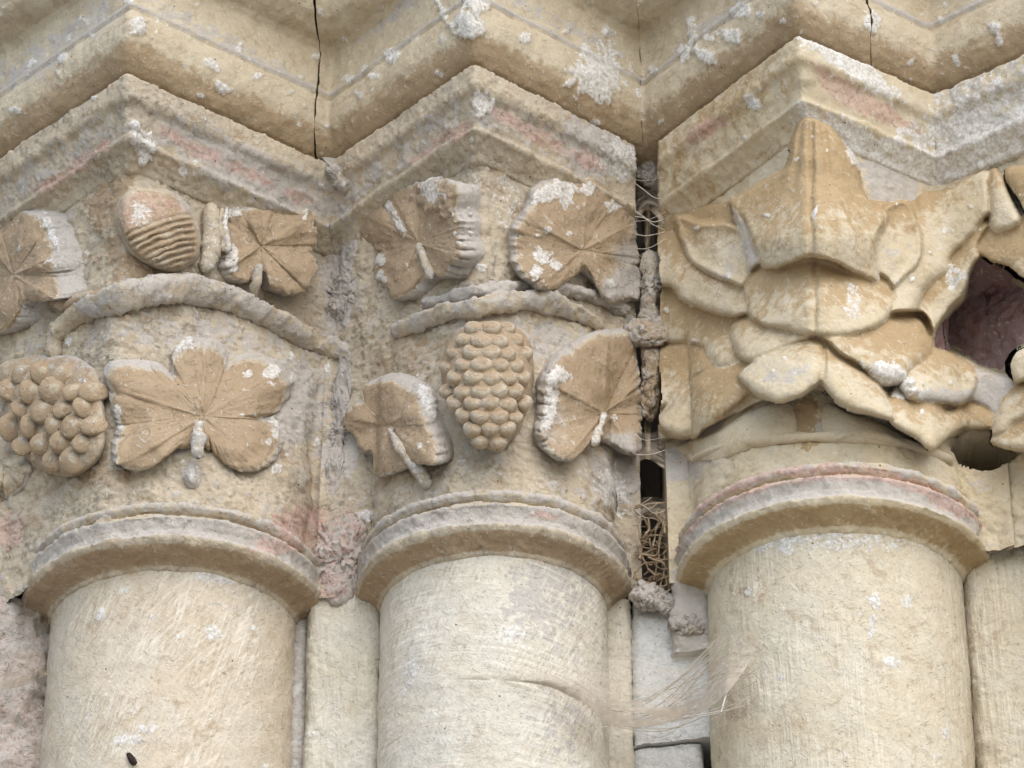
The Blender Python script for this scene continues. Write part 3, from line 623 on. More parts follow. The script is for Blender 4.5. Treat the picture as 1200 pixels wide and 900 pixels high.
# ---- capital 2 : vine leaves and pine cone
c2 = thing('carved_capital', (AX[2][0], AX[2][1], ZG-46), 'middle capital carved with four vine leaves around a pine cone', 'capital', 'carved capitals of the stepped jamb')
mould('abacus', ABA, SL[2]+2, SL[4], M_cap, c2, 'abacus', (3.6, 1.8, .9), aba_attr, crust=.0, endx=(None, X23a))
f2 = bell_mesh(2, c2, X12-5, X23a, M_cap, 'bell', rough=(5.5, 2.2, .8))
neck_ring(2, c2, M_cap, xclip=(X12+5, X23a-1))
o6 = lambda p: zs(p, 3.333, (400, 190))
vine_leaf(c2, f2, M_cap, o6([(40, 180), (85, 140), (150, 128), (210, 112), (290, 90), (370, 84), (440, 92), (452, 140), (440, 190), (456, 230), (448, 290), (462, 350), (425, 400), (405, 440), (360, 440), (310, 452), (275, 500), (210, 528), (172, 490), (136, 450), (130, 395), (150, 350), (120, 318), (85, 300), (45, 250)]), (490, 284),
          o6([(60, 190), (190, 110), (420, 100), (450, 370), (215, 515)]), h=36, fold=7, shift=(34, 2), thick=56, bevel=2, white_dirs=((-90, .16), (-20, .3), (10, .28), (150, .1)), tilt=(.30, 0), cup=7,
          stem=([(490, 286), (498, 306), (506, 326)], [3, 5, 5.5], [33, 37, 32]), label='yellow ochre vine leaf with white streaks, upper left')
for k in range(8): tube('crust_tick', [(532+random.uniform(-3, 3), 222+k*10), (551+random.uniform(-3, 6), 221+k*10.5+random.uniform(-3, 3))], f2, c2, M_cap, [3, 2.4], [38, 22], n=8, base={'white': .8}, rough=(1, 1, .5))
vine_leaf(c2, f2, M_cap, o6([(742, 190), (770, 110), (830, 84), (900, 84), (980, 62), (1040, 52), (1090, 90), (1138, 104), (1140, 230), (1160, 400), (1165, 522), (1120, 530), (1050, 542), (1012, 512), (985, 455), (942, 412), (900, 452), (860, 475), (800, 492), (745, 462), (700, 410), (684, 330), (695, 250)]), (682, 293),
          o6([(960, 80), (1130, 245), (1110, 510), (790, 470), (760, 240)]), h=34, fold=6, shift=(-8, 0), bevel=5, white_dirs=((-135, .34), (-60, .22), (160, .22), (-100, .1)), tilt=(-.10, 0), cup=9, grey_dirs=((40, 1.0), (10, .8)), label='vine leaf beside the open joint, lower right lobe washed grey')
tube('vine_stem', [(460, 391), (490, 379), (520, 367), (565, 359), (610, 352), (650, 357), (682, 370), (708, 384)], f2, c2, M_cap, [5, 10, 10, 11, 12, 11, 9, 6], [8, 14, 15, 15, 15, 15, 12, 8], n=26, flat=.5, base={'grey': .3}, rough=(4, 2.2, 1.0), crust=.02)
tube('vine_stem', [(500, 356), (560, 344), (620, 336), (690, 346), (735, 366)], f2, c2, M_cap, [4, 9, 8, 9, 6], 8, n=24, flat=.8, base={'grey': .75}, rough=(6, 3, 1.0), crust=.05)
# pine cone
CO = [(520, 430), (526, 405), (545, 386), (572, 379), (600, 384), (618, 402), (623, 436), (618, 470), (605, 505), (588, 522), (574, 525), (556, 514), (536, 488), (524, 460)]
CCn = (572, 448)
cone = patch('pine_cone', CO, CCn, f2, lambda t, th, px, py: 22+36*np.sqrt(np.clip(1-t**2.2, 0, 1)), c2, M_cap, thick=36, bevel=2, base=lambda t, th, px, py: {'ochre': .7+0*t, 'pink': .3+0*t}, rough=(1, .6, .4))
def scalefn(v):
    x, y, z = v[..., 0], v[..., 1], v[..., 2]
    w_ = 1-.45*np.clip(-z, 0, 1)**2
    y2 = y*(.75+.45*np.clip(-z+.2, -1, 1)); pit = .22*np.exp(-((x**2+(z-.15)**2)/.09))
    return np.stack([x*w_, y2+pit-.10*np.exp(-((x**2+(z-.15)**2)/.012)), z*1.05], -1)
sv, sq = unit_blob(18, 9, scalefn); rim_ = np.exp(-((np.hypot(sv[:, 0], sv[:, 2])-.8)/.16)**2); pit_ = np.exp(-((sv[:, 0]**2+(sv[:, 2]-.15)**2)/.06))
CS = [tuple(np.array(CCn)+(np.array(p)-np.array(CCn))*.97) for p in CO]; sp_ = []
for r_ in range(0, 11):
    for k in range(-1, 8):
        x = 518+k*18.5+(r_ % 2)*9.2+random.uniform(-1.4, 1.4); y = 386+r_*14.5+random.uniform(-1.5, 1.5)
        if in_poly(x, y, CS): sp_.append((x, y, random.uniform(12.2, 13.4), random.uniform(-.15, .15)))
Rc = lambda x, y: float(np.clip(np.hypot((x-572)/51, (y-450)/73), 0, 1))
pieces('cone_scale', cone, f2, sp_, lambda x, y: 20+34*math.sqrt(max(0, 1-Rc(x, y)**2.2)), sv, sq, M_cap, (1, .78, 1.05), {'ochre': .75-.45*rim_, 'white': .30*rim_, 'grey': .5*pit_, 'pink': .25+0*pit_}, tilt=-.62)
o3 = lambda p: zs(p, 2.0, (390, 170))
vine_leaf(c2, f2, M_cap, o3([(28, 640), (68, 602), (72, 570), (110, 556), (150, 562), (196, 590), (208, 640), (226, 680), (240, 720), (232, 748), (190, 742), (170, 752), (120, 772), (96, 772), (92, 725), (60, 700)]), (453, 498),
          o3([(40, 640), (100, 570), (200, 605), (232, 735), (105, 760)]), h=36, fold=5, shift=(24, -10), thick=56, bevel=4, white_dirs=((-80, .28), (-20, .28), (20, .2)), tilt=(.2, 0), cup=9, stem=([(457, 505), (473, 530), (492, 555), (501, 570)], [3, 5, 6, 5], [34, 38, 26, 8]), label='five-lobed ochre leaf left of the pine cone')
vine_leaf(c2, f2, M_cap, o3([(500, 560), (540, 500), (600, 462), (650, 446), (702, 462), (716, 560), (717, 640), (717, 718), (682, 716), (640, 690), (606, 682), (586, 720), (556, 738), (520, 724), (490, 690), (496, 620)]), (708, 484),
          o3([(640, 460), (712, 560), (705, 705), (560, 720), (510, 560)]), h=32, fold=7, shift=(-8, -4), bevel=5, white_dirs=((-170, .34), (150, .22), (-120, .15)), tilt=(-.05, 0), cup=9, grey_dirs=((60, .9), (170, .6)), label='ragged vine leaf right of the pine cone beside the open joint')
tube('leaf_stem', [(708, 486), (702, 504), (694, 522)], f2, c2, M_cap, [2.5, 4, 4], [30, 33, 26], n=10, base={'white': .5})

# ---- capital 3 : knotted, folded foliage
c3 = thing('carved_capital', (AX[3][0], AX[3][1], ZG-46), 'capital of crossing folded leaves and knotted stems right of the open joint', 'capital', 'carved capitals of the stepped jamb')
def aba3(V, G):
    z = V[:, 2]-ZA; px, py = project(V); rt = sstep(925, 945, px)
    return {'grey': .2*rt, 'white': .30*rt*sstep(-60, -90, z), 'ochre': .45*(1-rt)}, .10*np.exp(-((z+34)/5)**2)+.06*np.exp(-((z+78)/6)**2)+.04*rt  # left face coloured browner, right face paler, to paint in side light
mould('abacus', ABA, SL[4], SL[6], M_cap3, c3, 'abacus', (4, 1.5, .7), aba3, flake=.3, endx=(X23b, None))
holes = lambda X, Z: 80*sstep(150, 128, Z)*sstep(-40, -22, Z)*sstep(X34-2, X34+14, X)+120*sstep(1.12, .9, np.hypot((X-542)/40, (Z+128)/24))
deep3 = lambda X, Z: 10*sstep(60, 0, np.abs(Z-40))+holes(X, Z)
f3 = bell_mesh(3, c3, X23b, 562, M_cap3, 'bell3', rough=(4, 1.6, .6), extra=deep3)
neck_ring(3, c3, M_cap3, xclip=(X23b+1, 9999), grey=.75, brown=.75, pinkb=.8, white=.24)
o7 = lambda p: zs(p, 3.215, (770, 120)); o8 = lambda p: zs(p, 2.79, (770, 360))
def folded(h0, lo, x0=952, crease=9):
    def f(t, th, px, py):
        dx = np.abs(px-x0); h = h0+lo(py)+6*np.sin(np.clip(dx/75, 0, 1)*np.pi)-crease*np.exp(-(dx/3)**2)-.10*dx
        return h-4*sstep(.9, 1, t)**2
    return f
def smoothbase(oc=.4, gr=0., wh=0.): 
    return lambda t, th, px, py: {'ochre': oc*sstep(1.0, .8, t)+0*t, 'grey': gr+.55*sstep(1.05, 1.2, t), 'white': wh+0*t}
def fedge(amp=.12): return lambda t, th, px, py: 1.35*amp*np.exp(-((t-1)/.09)**2)-.05
def fold_leaf(name, outline, c, hf, parent=c3, surf=f3, oc=.4, gr=0., wh=0., thick=40, shift=(0, 0), bevel=3, amp=.12, label=None, rough=(2, .8, .35), embed=14):
    o = patch(name, outline, c, surf, hf, parent, M_cap3, thick=thick, shift=shift, bevel=bevel, base=smoothbase(oc, gr, wh), edge=fedge(amp), rough=rough, keys='fold', embed=embed, nr=34)
    if label: o['label'] = label
    return o
# the knotted foliage: one continuous carved surface, cut into its leaves, bands and petals
F3S = bell(3, lambda X, Z: 8*sstep(60, 0, np.abs(Z-40)))
GX = np.arange(756, 1232, 1.25); GY = np.arange(124, 552, 1.25); CX, CY = np.meshgrid(GX, GY, indexing='ij')
CH = np.full(CX.shape, -26.); CID = np.full(CX.shape, -1); CA = {k: np.zeros(CX.shape) for k in ('ochre', 'grey', 'white')}; PIECES = []
for hx, hy, ha, hb in ((1152, 372, 62, 74), (1140, 527, 48, 25)): CH = CH-55*sstep(1.2, .95, np.hypot((CX-hx)/ha, (CY-hy)/hb))
def sdist(P_):
    """signed distance to a closed outline, positive inside"""
    x0, x1, y0, y1 = P_[:, 0].min()-8, P_[:, 0].max()+8, P_[:, 1].min()-8, P_[:, 1].max()+8
    I = slice(max(0, np.searchsorted(GX, x0)), np.searchsorted(GX, x1)); J = slice(max(0, np.searchsorted(GY, y0)), np.searchsorted(GY, y1))
    x, y = CX[I, J], CY[I, J]; dm = np.full(x.shape, 1e9); ins = np.zeros(x.shape, bool)
    for k in range(len(P_)):
        (ax, ay), (bx, by) = P_[k-1], P_[k]; ex, ey = bx-ax, by-ay; tt = np.clip(((x-ax)*ex+(y-ay)*ey)/(ex*ex+ey*ey+1e-9), 0, 1)
        dm = np.minimum(dm, np.hypot(x-ax-tt*ex, y-ay-tt*ey)); cr = (ay > y) != (by > y)
        ins ^= cr & (x < (bx-ax)*(y-ay)/(by-ay+1e-12)+ax)
    return I, J, np.where(ins, dm, -dm)
def carved(name, outline, d, hlo, hhi, dome=8, w=12, oc=.3, gr=0., wh=0., parent=None, label=None, add=None, pw=1.9, soft=5.0, wob=1.6):
    P_ = catmull(outline, True, 6); I, J, sd = sdist(P_); x, y = CX[I, J], CY[I, J]; P3 = np.stack([x, y, 0*x+7*len(PIECES)], -1)
    sd = sd+wob*fbm(P3, 13, 3, 3); d = np.array(d, float)/np.hypot(*d); q = P_@d; u = np.clip((x*d[0]+y*d[1]-q.min())/(q.max()-q.min()), 0, 1)
    h = hlo+(hhi-hlo)*.95*(1-(1-u)**pw)+4+dome*1.2*((1-(1-np.clip(sd/(w*.95), 0, 1))**2)-1)+2.6*fbm(P3, 30, 2, 17)
    if add is not None: h = h+add(x, y, sd)
    pm = sstep(-soft*.6, soft*.6, sd); CH[I, J] = CH[I, J]*(1-pm)+h*pm; k = len(PIECES); m = sd > 0
    CID[I, J] = np.where(m, k, CID[I, J])
    rim = np.exp(-(np.maximum(sd, 0)/2.4)**2)*(.3+.7*u)
    for a, v in (('ochre', oc+.85*(1-u)**1.3-.08), ('grey', gr+0*u), ('white', wh+.50*rim)): CA[a][I, J] = np.where(m, v, CA[a][I, J])  # ochre patina, deepened under each overhang to paint in shade
    PIECES.append((name, parent, label))
C3, C4 = 3, 4
crease = lambda x0, a=5, wd=3: (lambda x, y, sd: -a*np.exp(-((x-x0)/wd)**2))
carved('foliage_ground', [(764, 262), (800, 246), (850, 236), (950, 225), (1040, 236), (1100, 226), (1150, 208), (1164, 216), (1160, 270), (1130, 330), (1096, 372), (1092, 410), (1140, 424), (1164, 470), (1150, 500), (1100, 516), (1040, 486), (965, 460), (900, 470), (850, 492), (800, 512), (766, 506), (760, 380)], (0, 1), 10, 10, 2, oc=.45, parent=C3)
# left bands, lowest first
carved('stem_band', [(764, 412), (782, 402), (806, 394), (834, 398), (850, 416), (838, 438), (817, 453), (796, 466), (776, 478), (762, 484)], (-.3, .95), 10, 34, 9, 16, oc=.35, parent=C3)
carved('stem_band', [(772, 490), (801, 452), (832, 432), (873, 416), (892, 428), (886, 456), (857, 481), (829, 502), (817, 514), (795, 516), (777, 507)], (-.5, .86), 20, 46, 14, 20, oc=.35, parent=C3, label='blunt rolled stem end at the lower left of the knot')
carved('stem_band', [(760, 318), (800, 338), (845, 356), (882, 364), (886, 400), (870, 421), (842, 432), (824, 408), (803, 402), (780, 400), (760, 376)], (-.35, .94), 8, 27, 7, 14, oc=.4, parent=C3)
carved('stem_band', [(766, 290), (782, 272), (797, 272), (806, 296), (820, 312), (842, 326), (890, 332), (892, 366), (873, 374), (845, 370), (818, 362), (800, 352), (785, 337), (764, 332)], (-.45, .9), 14, 44, 7, 12, oc=.25, parent=C3)
# petals
carved('petal', [(792, 254), (826, 262), (856, 262), (880, 280), (892, 322), (880, 338), (848, 327), (818, 313), (804, 296)], (.3, 1), 30, 40, -8, 16, oc=.1, gr=.34, wh=.05, parent=C3, label='hollow grey petal on the left of the top leaf')
# right stems
carved('stem_band', [(1146, 256), (1164, 270), (1156, 290), (1138, 318), (1131, 346), (1106, 376), (1096, 398), (1096, 420), (1064, 402), (1060, 366), (1076, 340), (1104, 302), (1118, 284)], (.75, .65), 26, 46, 8, 12, oc=.1, wh=.05, parent=C3)
carved('stem_band', [(1134, 208), (1160, 202), (1164, 240), (1149, 262), (1132, 282), (1114, 300), (1108, 318), (1095, 329), (1083, 345), (1074, 367), (1056, 379), (1032, 384), (1024, 340), (1056, 300), (1068, 262), (1074, 230), (1103, 222)], (.7, .72), 12, 50, 8, 14, oc=.05, parent=C3, label='broad pale stem sweeping up to the right picture edge')
carved('petal', [(1022, 262), (1040, 240), (1062, 234), (1076, 262), (1079, 298), (1060, 324), (1044, 337), (1022, 332)], (.1, 1), 32, 44, -9, 14, oc=.1, gr=.36, wh=.05, parent=C3, label='hollow grey petal on the right of the top leaf')
# crossing leaves
carved('folded_leaf', [(1136, 430), (1160, 434), (1196, 452), (1168, 490), (1126, 476)], (.1, 1), 16, 26, 6, 12, oc=-.1, gr=.75, parent=C3)
carved('folded_leaf', [(1036, 470), (1060, 450), (1085, 452), (1104, 466), (1112, 480), (1138, 470), (1166, 486), (1158, 505), (1124, 505), (1094, 529), (1072, 515), (1042, 496)], (-.15, 1), 20, 44, 9, 14, oc=.25, parent=C3, label='small hooked leaf above the black hole', add=lambda x, y, sd: 7*np.exp(-((x-1090)/12)**2))
carved('folded_leaf', [(1056, 424), (1080, 404), (1106, 408), (1126, 418), (1143, 433), (1145, 449), (1130, 474), (1096, 471), (1064, 466)], (-.1, 1), 24, 52, 10, 16, oc=.2, parent=C3)
carved('folded_leaf', [(956, 402), (978, 382), (1029, 368), (1080, 368), (1094, 398), (1090, 420), (1068, 437), (1062, 446), (1035, 449), (1005, 437), (978, 422)], (-.25, 1), 22, 50, 11, 18, oc=.4, parent=C3, label='broad leaf sweeping right across the knot')
carved('folded_leaf', [(856, 392), (866, 370), (913, 368), (966, 380), (954, 401), (910, 417), (873, 425)], (-.1, 1), 20, 46, 10, 14, oc=.15, gr=.1, parent=C3)
carved('folded_leaf', [(944, 399), (967, 400), (986, 416), (1024, 440), (1041, 468), (1044, 491), (1013, 486), (989, 478), (973, 466), (962, 449), (954, 425)], (-.5, .86), 34, 60, 10, 16, oc=.1, wh=.06, parent=C3, label='right half of the inverted V leaf')
carved('folded_leaf', [(866, 441), (890, 420), (944, 398), (966, 400), (968, 412), (964, 443), (940, 466), (910, 472), (884, 463)], (-.25, 1), 34, 66, 10, 16, oc=-.05, gr=.18, wh=.10, parent=C3, label='left half of the inverted V leaf')
carved('folded_edge', [(854, 234), (864, 236), (888, 288), (900, 316), (884, 340), (876, 312), (866, 270)], (.3, 1), 40, 50, 5, 6, oc=-.1, gr=.5, wh=.25, parent=C3)
# second tier and top leaf
carved('folded_leaf', [(872, 330), (905, 300), (950, 290), (1000, 302), (1044, 334), (1042, 372), (1006, 391), (960, 394), (918, 386), (880, 374)], (0, 1), 18, 50, 6, 9, oc=.35, parent=C3, label='rounded double bulge below the top leaf', pw=2.2, add=crease(955))
carved('folded_leaf', [(947, 135), (932, 146), (925, 172), (920, 195), (902, 206), (880, 220), (853, 235), (866, 250), (878, 272), (885, 292), (896, 314), (924, 310), (950, 302), (976, 308), (1002, 320), (1030, 330), (1027, 300), (1031, 275), (1041, 252), (1024, 240), (1013, 222), (1006, 198), (992, 172), (972, 146)], (0, 1), 54, 54, 6, 7, oc=.42, parent=C3, label='pointed top leaf with a centre crease under the abacus corner',
       add=lambda x, y, sd: -14*np.exp(-((y-212)/26)**2)+16*np.exp(-((y-282)/26)**2)-6*np.exp(-((x-951)/2.6)**2)+7*np.sin(np.clip(np.abs(x-951)/64, 0, 1)*np.pi)-.10*np.abs(x-951)-24*sstep(225, 150, y)-6*np.exp(-((np.abs(x-951)-13-.10*(y-140))/5)**2)*sstep(250, 190, y))
# capital 4 pieces
carved('petal', [(1144, 292), (1162, 262), (1196, 252), (1260, 250), (1260, 342), (1215, 336), (1176, 313), (1158, 307)], (.2, 1), 24, 42, 8, 14, oc=.3, parent=C4)
carved('petal', [(1176, 204), (1200, 194), (1260, 206), (1260, 272), (1215, 270), (1194, 240)], (.3, 1), 30, 50, 9, 14, oc=.15, parent=C4)
carved('petal', [(1156, 212), (1168, 198), (1188, 236), (1197, 262), (1164, 271), (1158, 238)], (0, 1), 36, 46, 10, 12, oc=.05, parent=C4)
carved('petal', [(1182, 425), (1200, 405), (1260, 394), (1260, 460), (1195, 452)], (-.2, 1), 34, 54, 9, 14, oc=.05, parent=C4)
carved('petal', [(1158, 514), (1198, 482), (1260, 472), (1260, 526), (1200, 530), (1176, 527)], (0, 1), 20, 42, 9, 12, oc=.4, parent=C4)
carved('petal', [(1160, 505), (1176, 466), (1200, 446), (1260, 432), (1260, 476), (1200, 491), (1172, 511)], (.2, 1), 24, 48, 9, 12, oc=.15, parent=C4)
def carve_build(roots):
    global CID
    CID = np.where(CX < 780+5*fbm(np.stack([CY, 0*CX, 0*CX], -1), 26, 3, 7), -1, CID)
    ids = CID.copy()
    for _ in range(5):
        for ax in (0, 1):
            for sh in (1, -1):
                r = np.roll(ids, sh, ax); ids = np.where((ids < 0) & (r >= 0), r, ids)
    # every island of a piece is an object of its own; specks join their neighbour
    comp = np.full(ids.shape, -1); todo = []
    for a0 in range(ids.shape[0]-1):
        for b0 in range(ids.shape[1]-1):
            if ids[a0, b0] < 0 or comp[a0, b0] >= 0: continue
            k = ids[a0, b0]; n_ = len(todo); st = [(a0, b0)]; comp[a0, b0] = n_; cells = []
            while st:
                a, b = st.pop(); cells.append((a, b))
                for a1, b1 in ((a+1, b), (a-1, b), (a, b+1), (a, b-1)):
                    if 0 <= a1 < ids.shape[0]-1 and 0 <= b1 < ids.shape[1]-1 and comp[a1, b1] < 0 and ids[a1, b1] == k: comp[a1, b1] = n_; st.append((a1, b1))
            todo.append((k, cells))
    for n_, (k, cells) in enumerate(todo):
        if len(cells) < 120:
            nb = [comp[a1, b1] for a, b in cells for a1, b1 in ((a+1, b), (a-1, b), (a, b+1), (a, b-1)) if 0 <= a1 < ids.shape[0]-1 and 0 <= b1 < ids.shape[1]-1 and comp[a1, b1] not in (n_, -1)]
            new = max(set(nb), key=nb.count) if nb else -1
            for a, b in cells: comp[a, b] = new
    Hs = CH.copy()
    for _ in range(3): Hs = (Hs*4+np.roll(Hs, 1, 0)+np.roll(Hs, -1, 0)+np.roll(Hs, 1, 1)+np.roll(Hs, -1, 1))/8
    Y = np.zeros_like(CX)
    for _ in range(14):
        W_ = atY(CX, CY, Y); Y = F3S(W_[..., 0], W_[..., 2])-Hs
    V = atY(CX, CY, Y); nu, nv = CX.shape; V = V.reshape(-1, 3); Q = gridq(nu, nv)
    V2, A = finish(V, Q, (2.4, 1.0, .45), base={k: v.ravel() for k, v in CA.items()}, keys='fold', crust=-.02)
    N2 = vnormals(V2, Q); fid = comp.reshape(-1)[Q[:, 0]]; seen = set()
    for n_, (k, cells) in sorted(enumerate(todo), key=lambda e: -len(e[1][1])):
        nm, par, lab = PIECES[k]; qk = Q[fid == n_]
        if not len(qk): continue
        if k in seen: lab = None
        seen.add(k)
        used, inv = np.unique(qk.ravel(), return_inverse=True)
        # wind the faces so that they agree with the outward normals
        o = mk(nm, V2[used], inv.reshape(-1, 4)[:, ::-1], M_cap3, roots[par], {a: v[used] for a, v in A.items()})
        me = o.data; fn = np.zeros(len(me.polygons)*3, np.float32); me.polygons.foreach_get('normal', fn)
        if (fn.reshape(-1, 3)@DIR).mean() > 0: me.flip_normals()
        me.normals_split_custom_set_from_vertices([tuple(v) for v in N2[used]])
        if lab: o['label'] = lab
def band(path, rad, h, oc=.4, gr=0., flat=.75, parent=c3, surf=f3, name='stem_band', cr=-.04, wh=0.): return tube(name, path, surf, parent, M_cap3, rad, h, flat=flat, n=26, base={'ochre': oc, 'grey': gr, 'white': wh}, rough=(2, .7, .3), crust=cr, keys='fold')
fold_leaf('folded_leaf', o8([(60, 460), (180, 410), (300, 345), (425, 310), (445, 420), (330, 450), (180, 500)]), (880, 500), pillow(3, 10), oc=.1, gr=.2, thick=16, embed=10)
fold_leaf('folded_leaf', o8([(552, 320), (640, 350), (740, 385), (840, 440), (880, 470), (760, 450), (640, 432), (554, 432)]), (1012, 502), pillow(3, 10), oc=.1, gr=.2, thick=16, embed=10)
band([(806, 540), (860, 522), (960, 512), (1060, 520), (1120, 542)], [5, 6, 6, 6, 5], 4, oc=.1, gr=.2, name='fillet')

# ---- capital 4 : cut off by the right picture edge
c4 = thing('carved_capital', (AX[4][0], AX[4][1], ZG-46), 'foliage capital cut off by the right picture edge, dark red hollow between its stems', 'capital', 'carved capitals of the stepped jamb')
def aba4(V, G): return {'white': .42+0*V[:, 0], 'grey': .4+0*V[:, 0]}, None
mould('abacus', ABA, SL[6], SL[7]-2, M_cap3, c4, 'abacus', (5, 2.0, .9), aba4, flake=.5)
deep4 = lambda X, Z: 7+holes(X, Z)
f4 = bell_mesh(4, c4, X34, X34+330, M_cap3, 'bell4', rough=(5, 2.6, .9), extra=deep4)
f4s = bell(4)
f3s = bell(3)
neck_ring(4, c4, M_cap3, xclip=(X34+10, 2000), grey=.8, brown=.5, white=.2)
carve_build({3: c3, 4: c4})
# dark drilled hole under the stems
v = []

# ------------------------------------------------------------------ shafts
def shaft(i, mat, label, ztop, r_top=None):
    cx, yc, r, R = AX[i]; zz = np.r_[np.arange(ztop, -700, -2.4), np.arange(-700, -ZC/S, -400), [-ZC/S]]
    n = int(2*np.pi*r/2.6); a = np.linspace(0, 2*np.pi, n, endpoint=False); T, Z = np.meshgrid(a, zz, indexing='ij')
    V = np.stack([cx+r*np.sin(T), yc-r*np.cos(T), Z], -1).reshape(-1, 3); Q = gridq(n, len(zz), True)
    e = .16*sstep(ztop-22, ztop-4, V[:, 2])
    nrm = np.stack([np.sin(T), -np.cos(T), 0*T], -1).reshape(-1, 3)
    V2, A = finish(V, Q, (2.2, .8, .35), edge=e, crust=-.05, keys='shaft', nrm=nrm)
    return tag(mk('column_shaft', V2, Q, mat, None, A, org=np.array([cx, yc, -ZC/S])), label, 'column', 'column shafts under the capitals')
shaft(1, M_sh1, 'round column shaft with diagonal tooling under the grape capital', ZG-20)
shaft(2, M_sh2, 'pale round column shaft under the pine cone capital, cobweb across it', ZG-20)
shaft(3, M_sh3, 'honey coloured round column shaft with vertical tooling right of the open joint', ZG-20)
shaft(4, M_sh3, 'column shaft mostly hidden beyond the right picture edge', ZG-20)

# ------------------------------------------------------------------ piers between the shafts
def prism(name, section, z0, z1, mat, label, cat, rough=(2.5, 1.2, .6), base=None, crust=0., topslope=0., keys='pier', group=None, kind=None):
    s = [np.array(section[0], float)]
    for q in section[1:]:
        q = np.array(q, float); n = max(1, int(np.linalg.norm(q-s[-1])/2.4)); p0 = s[-1]
        for k in range(1, n+1): s.append(p0+(q-p0)*k/n)
    s = np.array(s); sm = s.copy()
    for k in (1, 2): sm[k:-k] = (s[:-2*k]+s[2*k:]+sm[k:-k]*2)/4
    zlow = max(z0, -720); zz = np.linspace(z1, zlow, int((z1-zlow)/2.6))
    if z0 < -720: zz = np.r_[zz, z0]
    G = np.zeros((len(s), len(zz), 3)); G[:, :, :2] = sm[:, None]; G[:, :, 2] = zz[None]
    G[:, :, 2] += topslope*(sm[:, 0]-sm[0, 0])[:, None]*sstep(z1-90, z1, zz)[None]
    V = G.reshape(-1, 3); Q = gridq(len(s), len(zz)); V2, A = finish(V, Q, rough, base={k: np.full(len(V), x) for k, x in (base or {}).items()}, crust=crust, keys=keys)
    G2 = V2.reshape(len(s), len(zz), 3)
    extra = []; cen = np.array([sm[:, 0].mean(), sm[:, 1].max()+20])
    for row in (0, -1):
        e0 = G2[:, row].copy(); e1 = e0.copy(); e1[:, 1] = np.maximum(e1[:, 1], cen[1]); extra += [e0, e1]
    off = len(V2); m = len(s)
    Vx = np.concatenate([V2]+extra)
    qa = np.array([(off+k, off+k+1, off+m+k+1, off+m+k) for k in range(m-1)]); qb = qa+2*m
    A = {k: np.concatenate([x, np.repeat(x.mean(), 4*m)]) for k, x in A.items()}
    return tag(mk(name, Vx, np.concatenate([Q, qa, qb]), mat, None, A), label, cat, group, kind)
B0 = -ZC/S
prism('pier_strip', [(-244, 190), (-236, 96), (-232, 58), (-228, 50), (-196, 46), (-160, 40), (-150, 46), (-142, 70), (-138, 190)], B0, -236, M_pier, 'narrow flat pier strip between the grape capital column and the middle column', 'pier', crust=.02)
prism('neck_block', [(180.5, 190), (181, 16), (186, 6), (218, 0), (230, 8), (240, 190)], -352, -250, M_cap3, 'brown block end under the knotted capital, at the foot of the open joint', 'stone block', rough=(7, 3, 1), base={'ochre': .15, 'grey': .75})
tx = [(-243+11*math.cos(t), 80-11*math.sin(t)) for t in np.linspace(math.pi, 0, 12)]
prism('joint_bead', [(-255, 190)]+tx+[(-231, 190)], B0, -250, M_plaster, 'thin blue-grey lime bead running down beside the left column', 'mortar', base={'grey': .5})
prism('pier_strip', [(84, 190), (88, 110), (94, 52), (106, 38), (129, 34), (135, 40), (137, 190)], B0, -270, M_pier, 'cream pier edge strip close along the right side of the middle column', 'pier')
prism('plastered_block', [(137.5, 190), (138, 40), (142, 34), (190, 24), (218, 16), (226, 22), (236, 190)], -458, -274, M_plaster, 'pale blue-grey plastered block below the open joint', 'stone block', rough=(5, 1.6, .6), base={'white': .2, 'grey': .2}, topslope=-.35)
prism('plastered_block', [(137.5, 190), (138, 44), (142, 39), (190, 29), (206, 24), (211, 30), (216, 190)], B0, -461, M_plaster, 'pale plastered block at the bottom edge, under the cobweb', 'stone block', rough=(5, 1.6, .6), base={'white': .32})
prism('pier_strip', [(500, 190), (505, 40), (508, -16), (514, -34), (530, -42), (600, -62), (650, -82), (700, -80)], B0, -240, M_sh3, 'honey coloured pier strip at the right picture edge beside the column', 'pier')
prism('rubble_stone', [(-800, 150), (-780, 60), (-640, 48), (-570, 52), (-542, 60), (-526, 84), (-520, 190)], B0, -258, M_rough, 'rough pinkish grey stone in the bottom left corner', 'stone block', rough=(12, 6, 1.6), base={'pink': .25, 'grey': .4}, crust=.05)

# ------------------------------------------------------------------ open joint: mortar, webs, stalks
def flatf(Y0): return lambda X, Z: np.full(np.shape(X), float(Y0))
def lump(name, outline, c, Y0, H, mat, label, base=None, thick=60, cat='mortar', rough=(5, 4, 1.5), group='mortar pieces in the open joint', jag=3):
    o = patch(name, outline, c, flatf(Y0), pillow(0, H, 2.2), None, mat, thick=thick, bevel=1, embed=thick, rough=rough, jag=jag, keys='mortar', base=(lambda t, th, px, py: {k: v+0*t for k, v in (base or {}).items()}))
    return tag(o, label, cat, group)
lump('mortar_lump', [(744, 172), (758, 164), (776, 158), (776, 190), (772, 212), (762, 216), (750, 208), (744, 190)], (760, 188), 54, 10, M_mortar, 'grey mortar wedge at the top of the open joint', {'grey': .7})
lump('mortar_lump', [(754, 306), (762, 299), (770, 308), (771, 330), (768, 352), (770, 372), (760, 378), (751, 370), (752, 348), (755, 328)], (761, 340), 50, 10, M_mortar, 'upright knobbly mortar plug in the middle of the open joint', {'ochre': .35})
lump('mortar_lump', [(738, 382), (752, 376), (770, 376), (784, 382), (784, 396), (770, 401), (750, 401), (739, 396)], (760, 389), 40, 8, M_mortar, 'brown mortar lump bridging the open joint', {'ochre': .5, 'grey': .2})
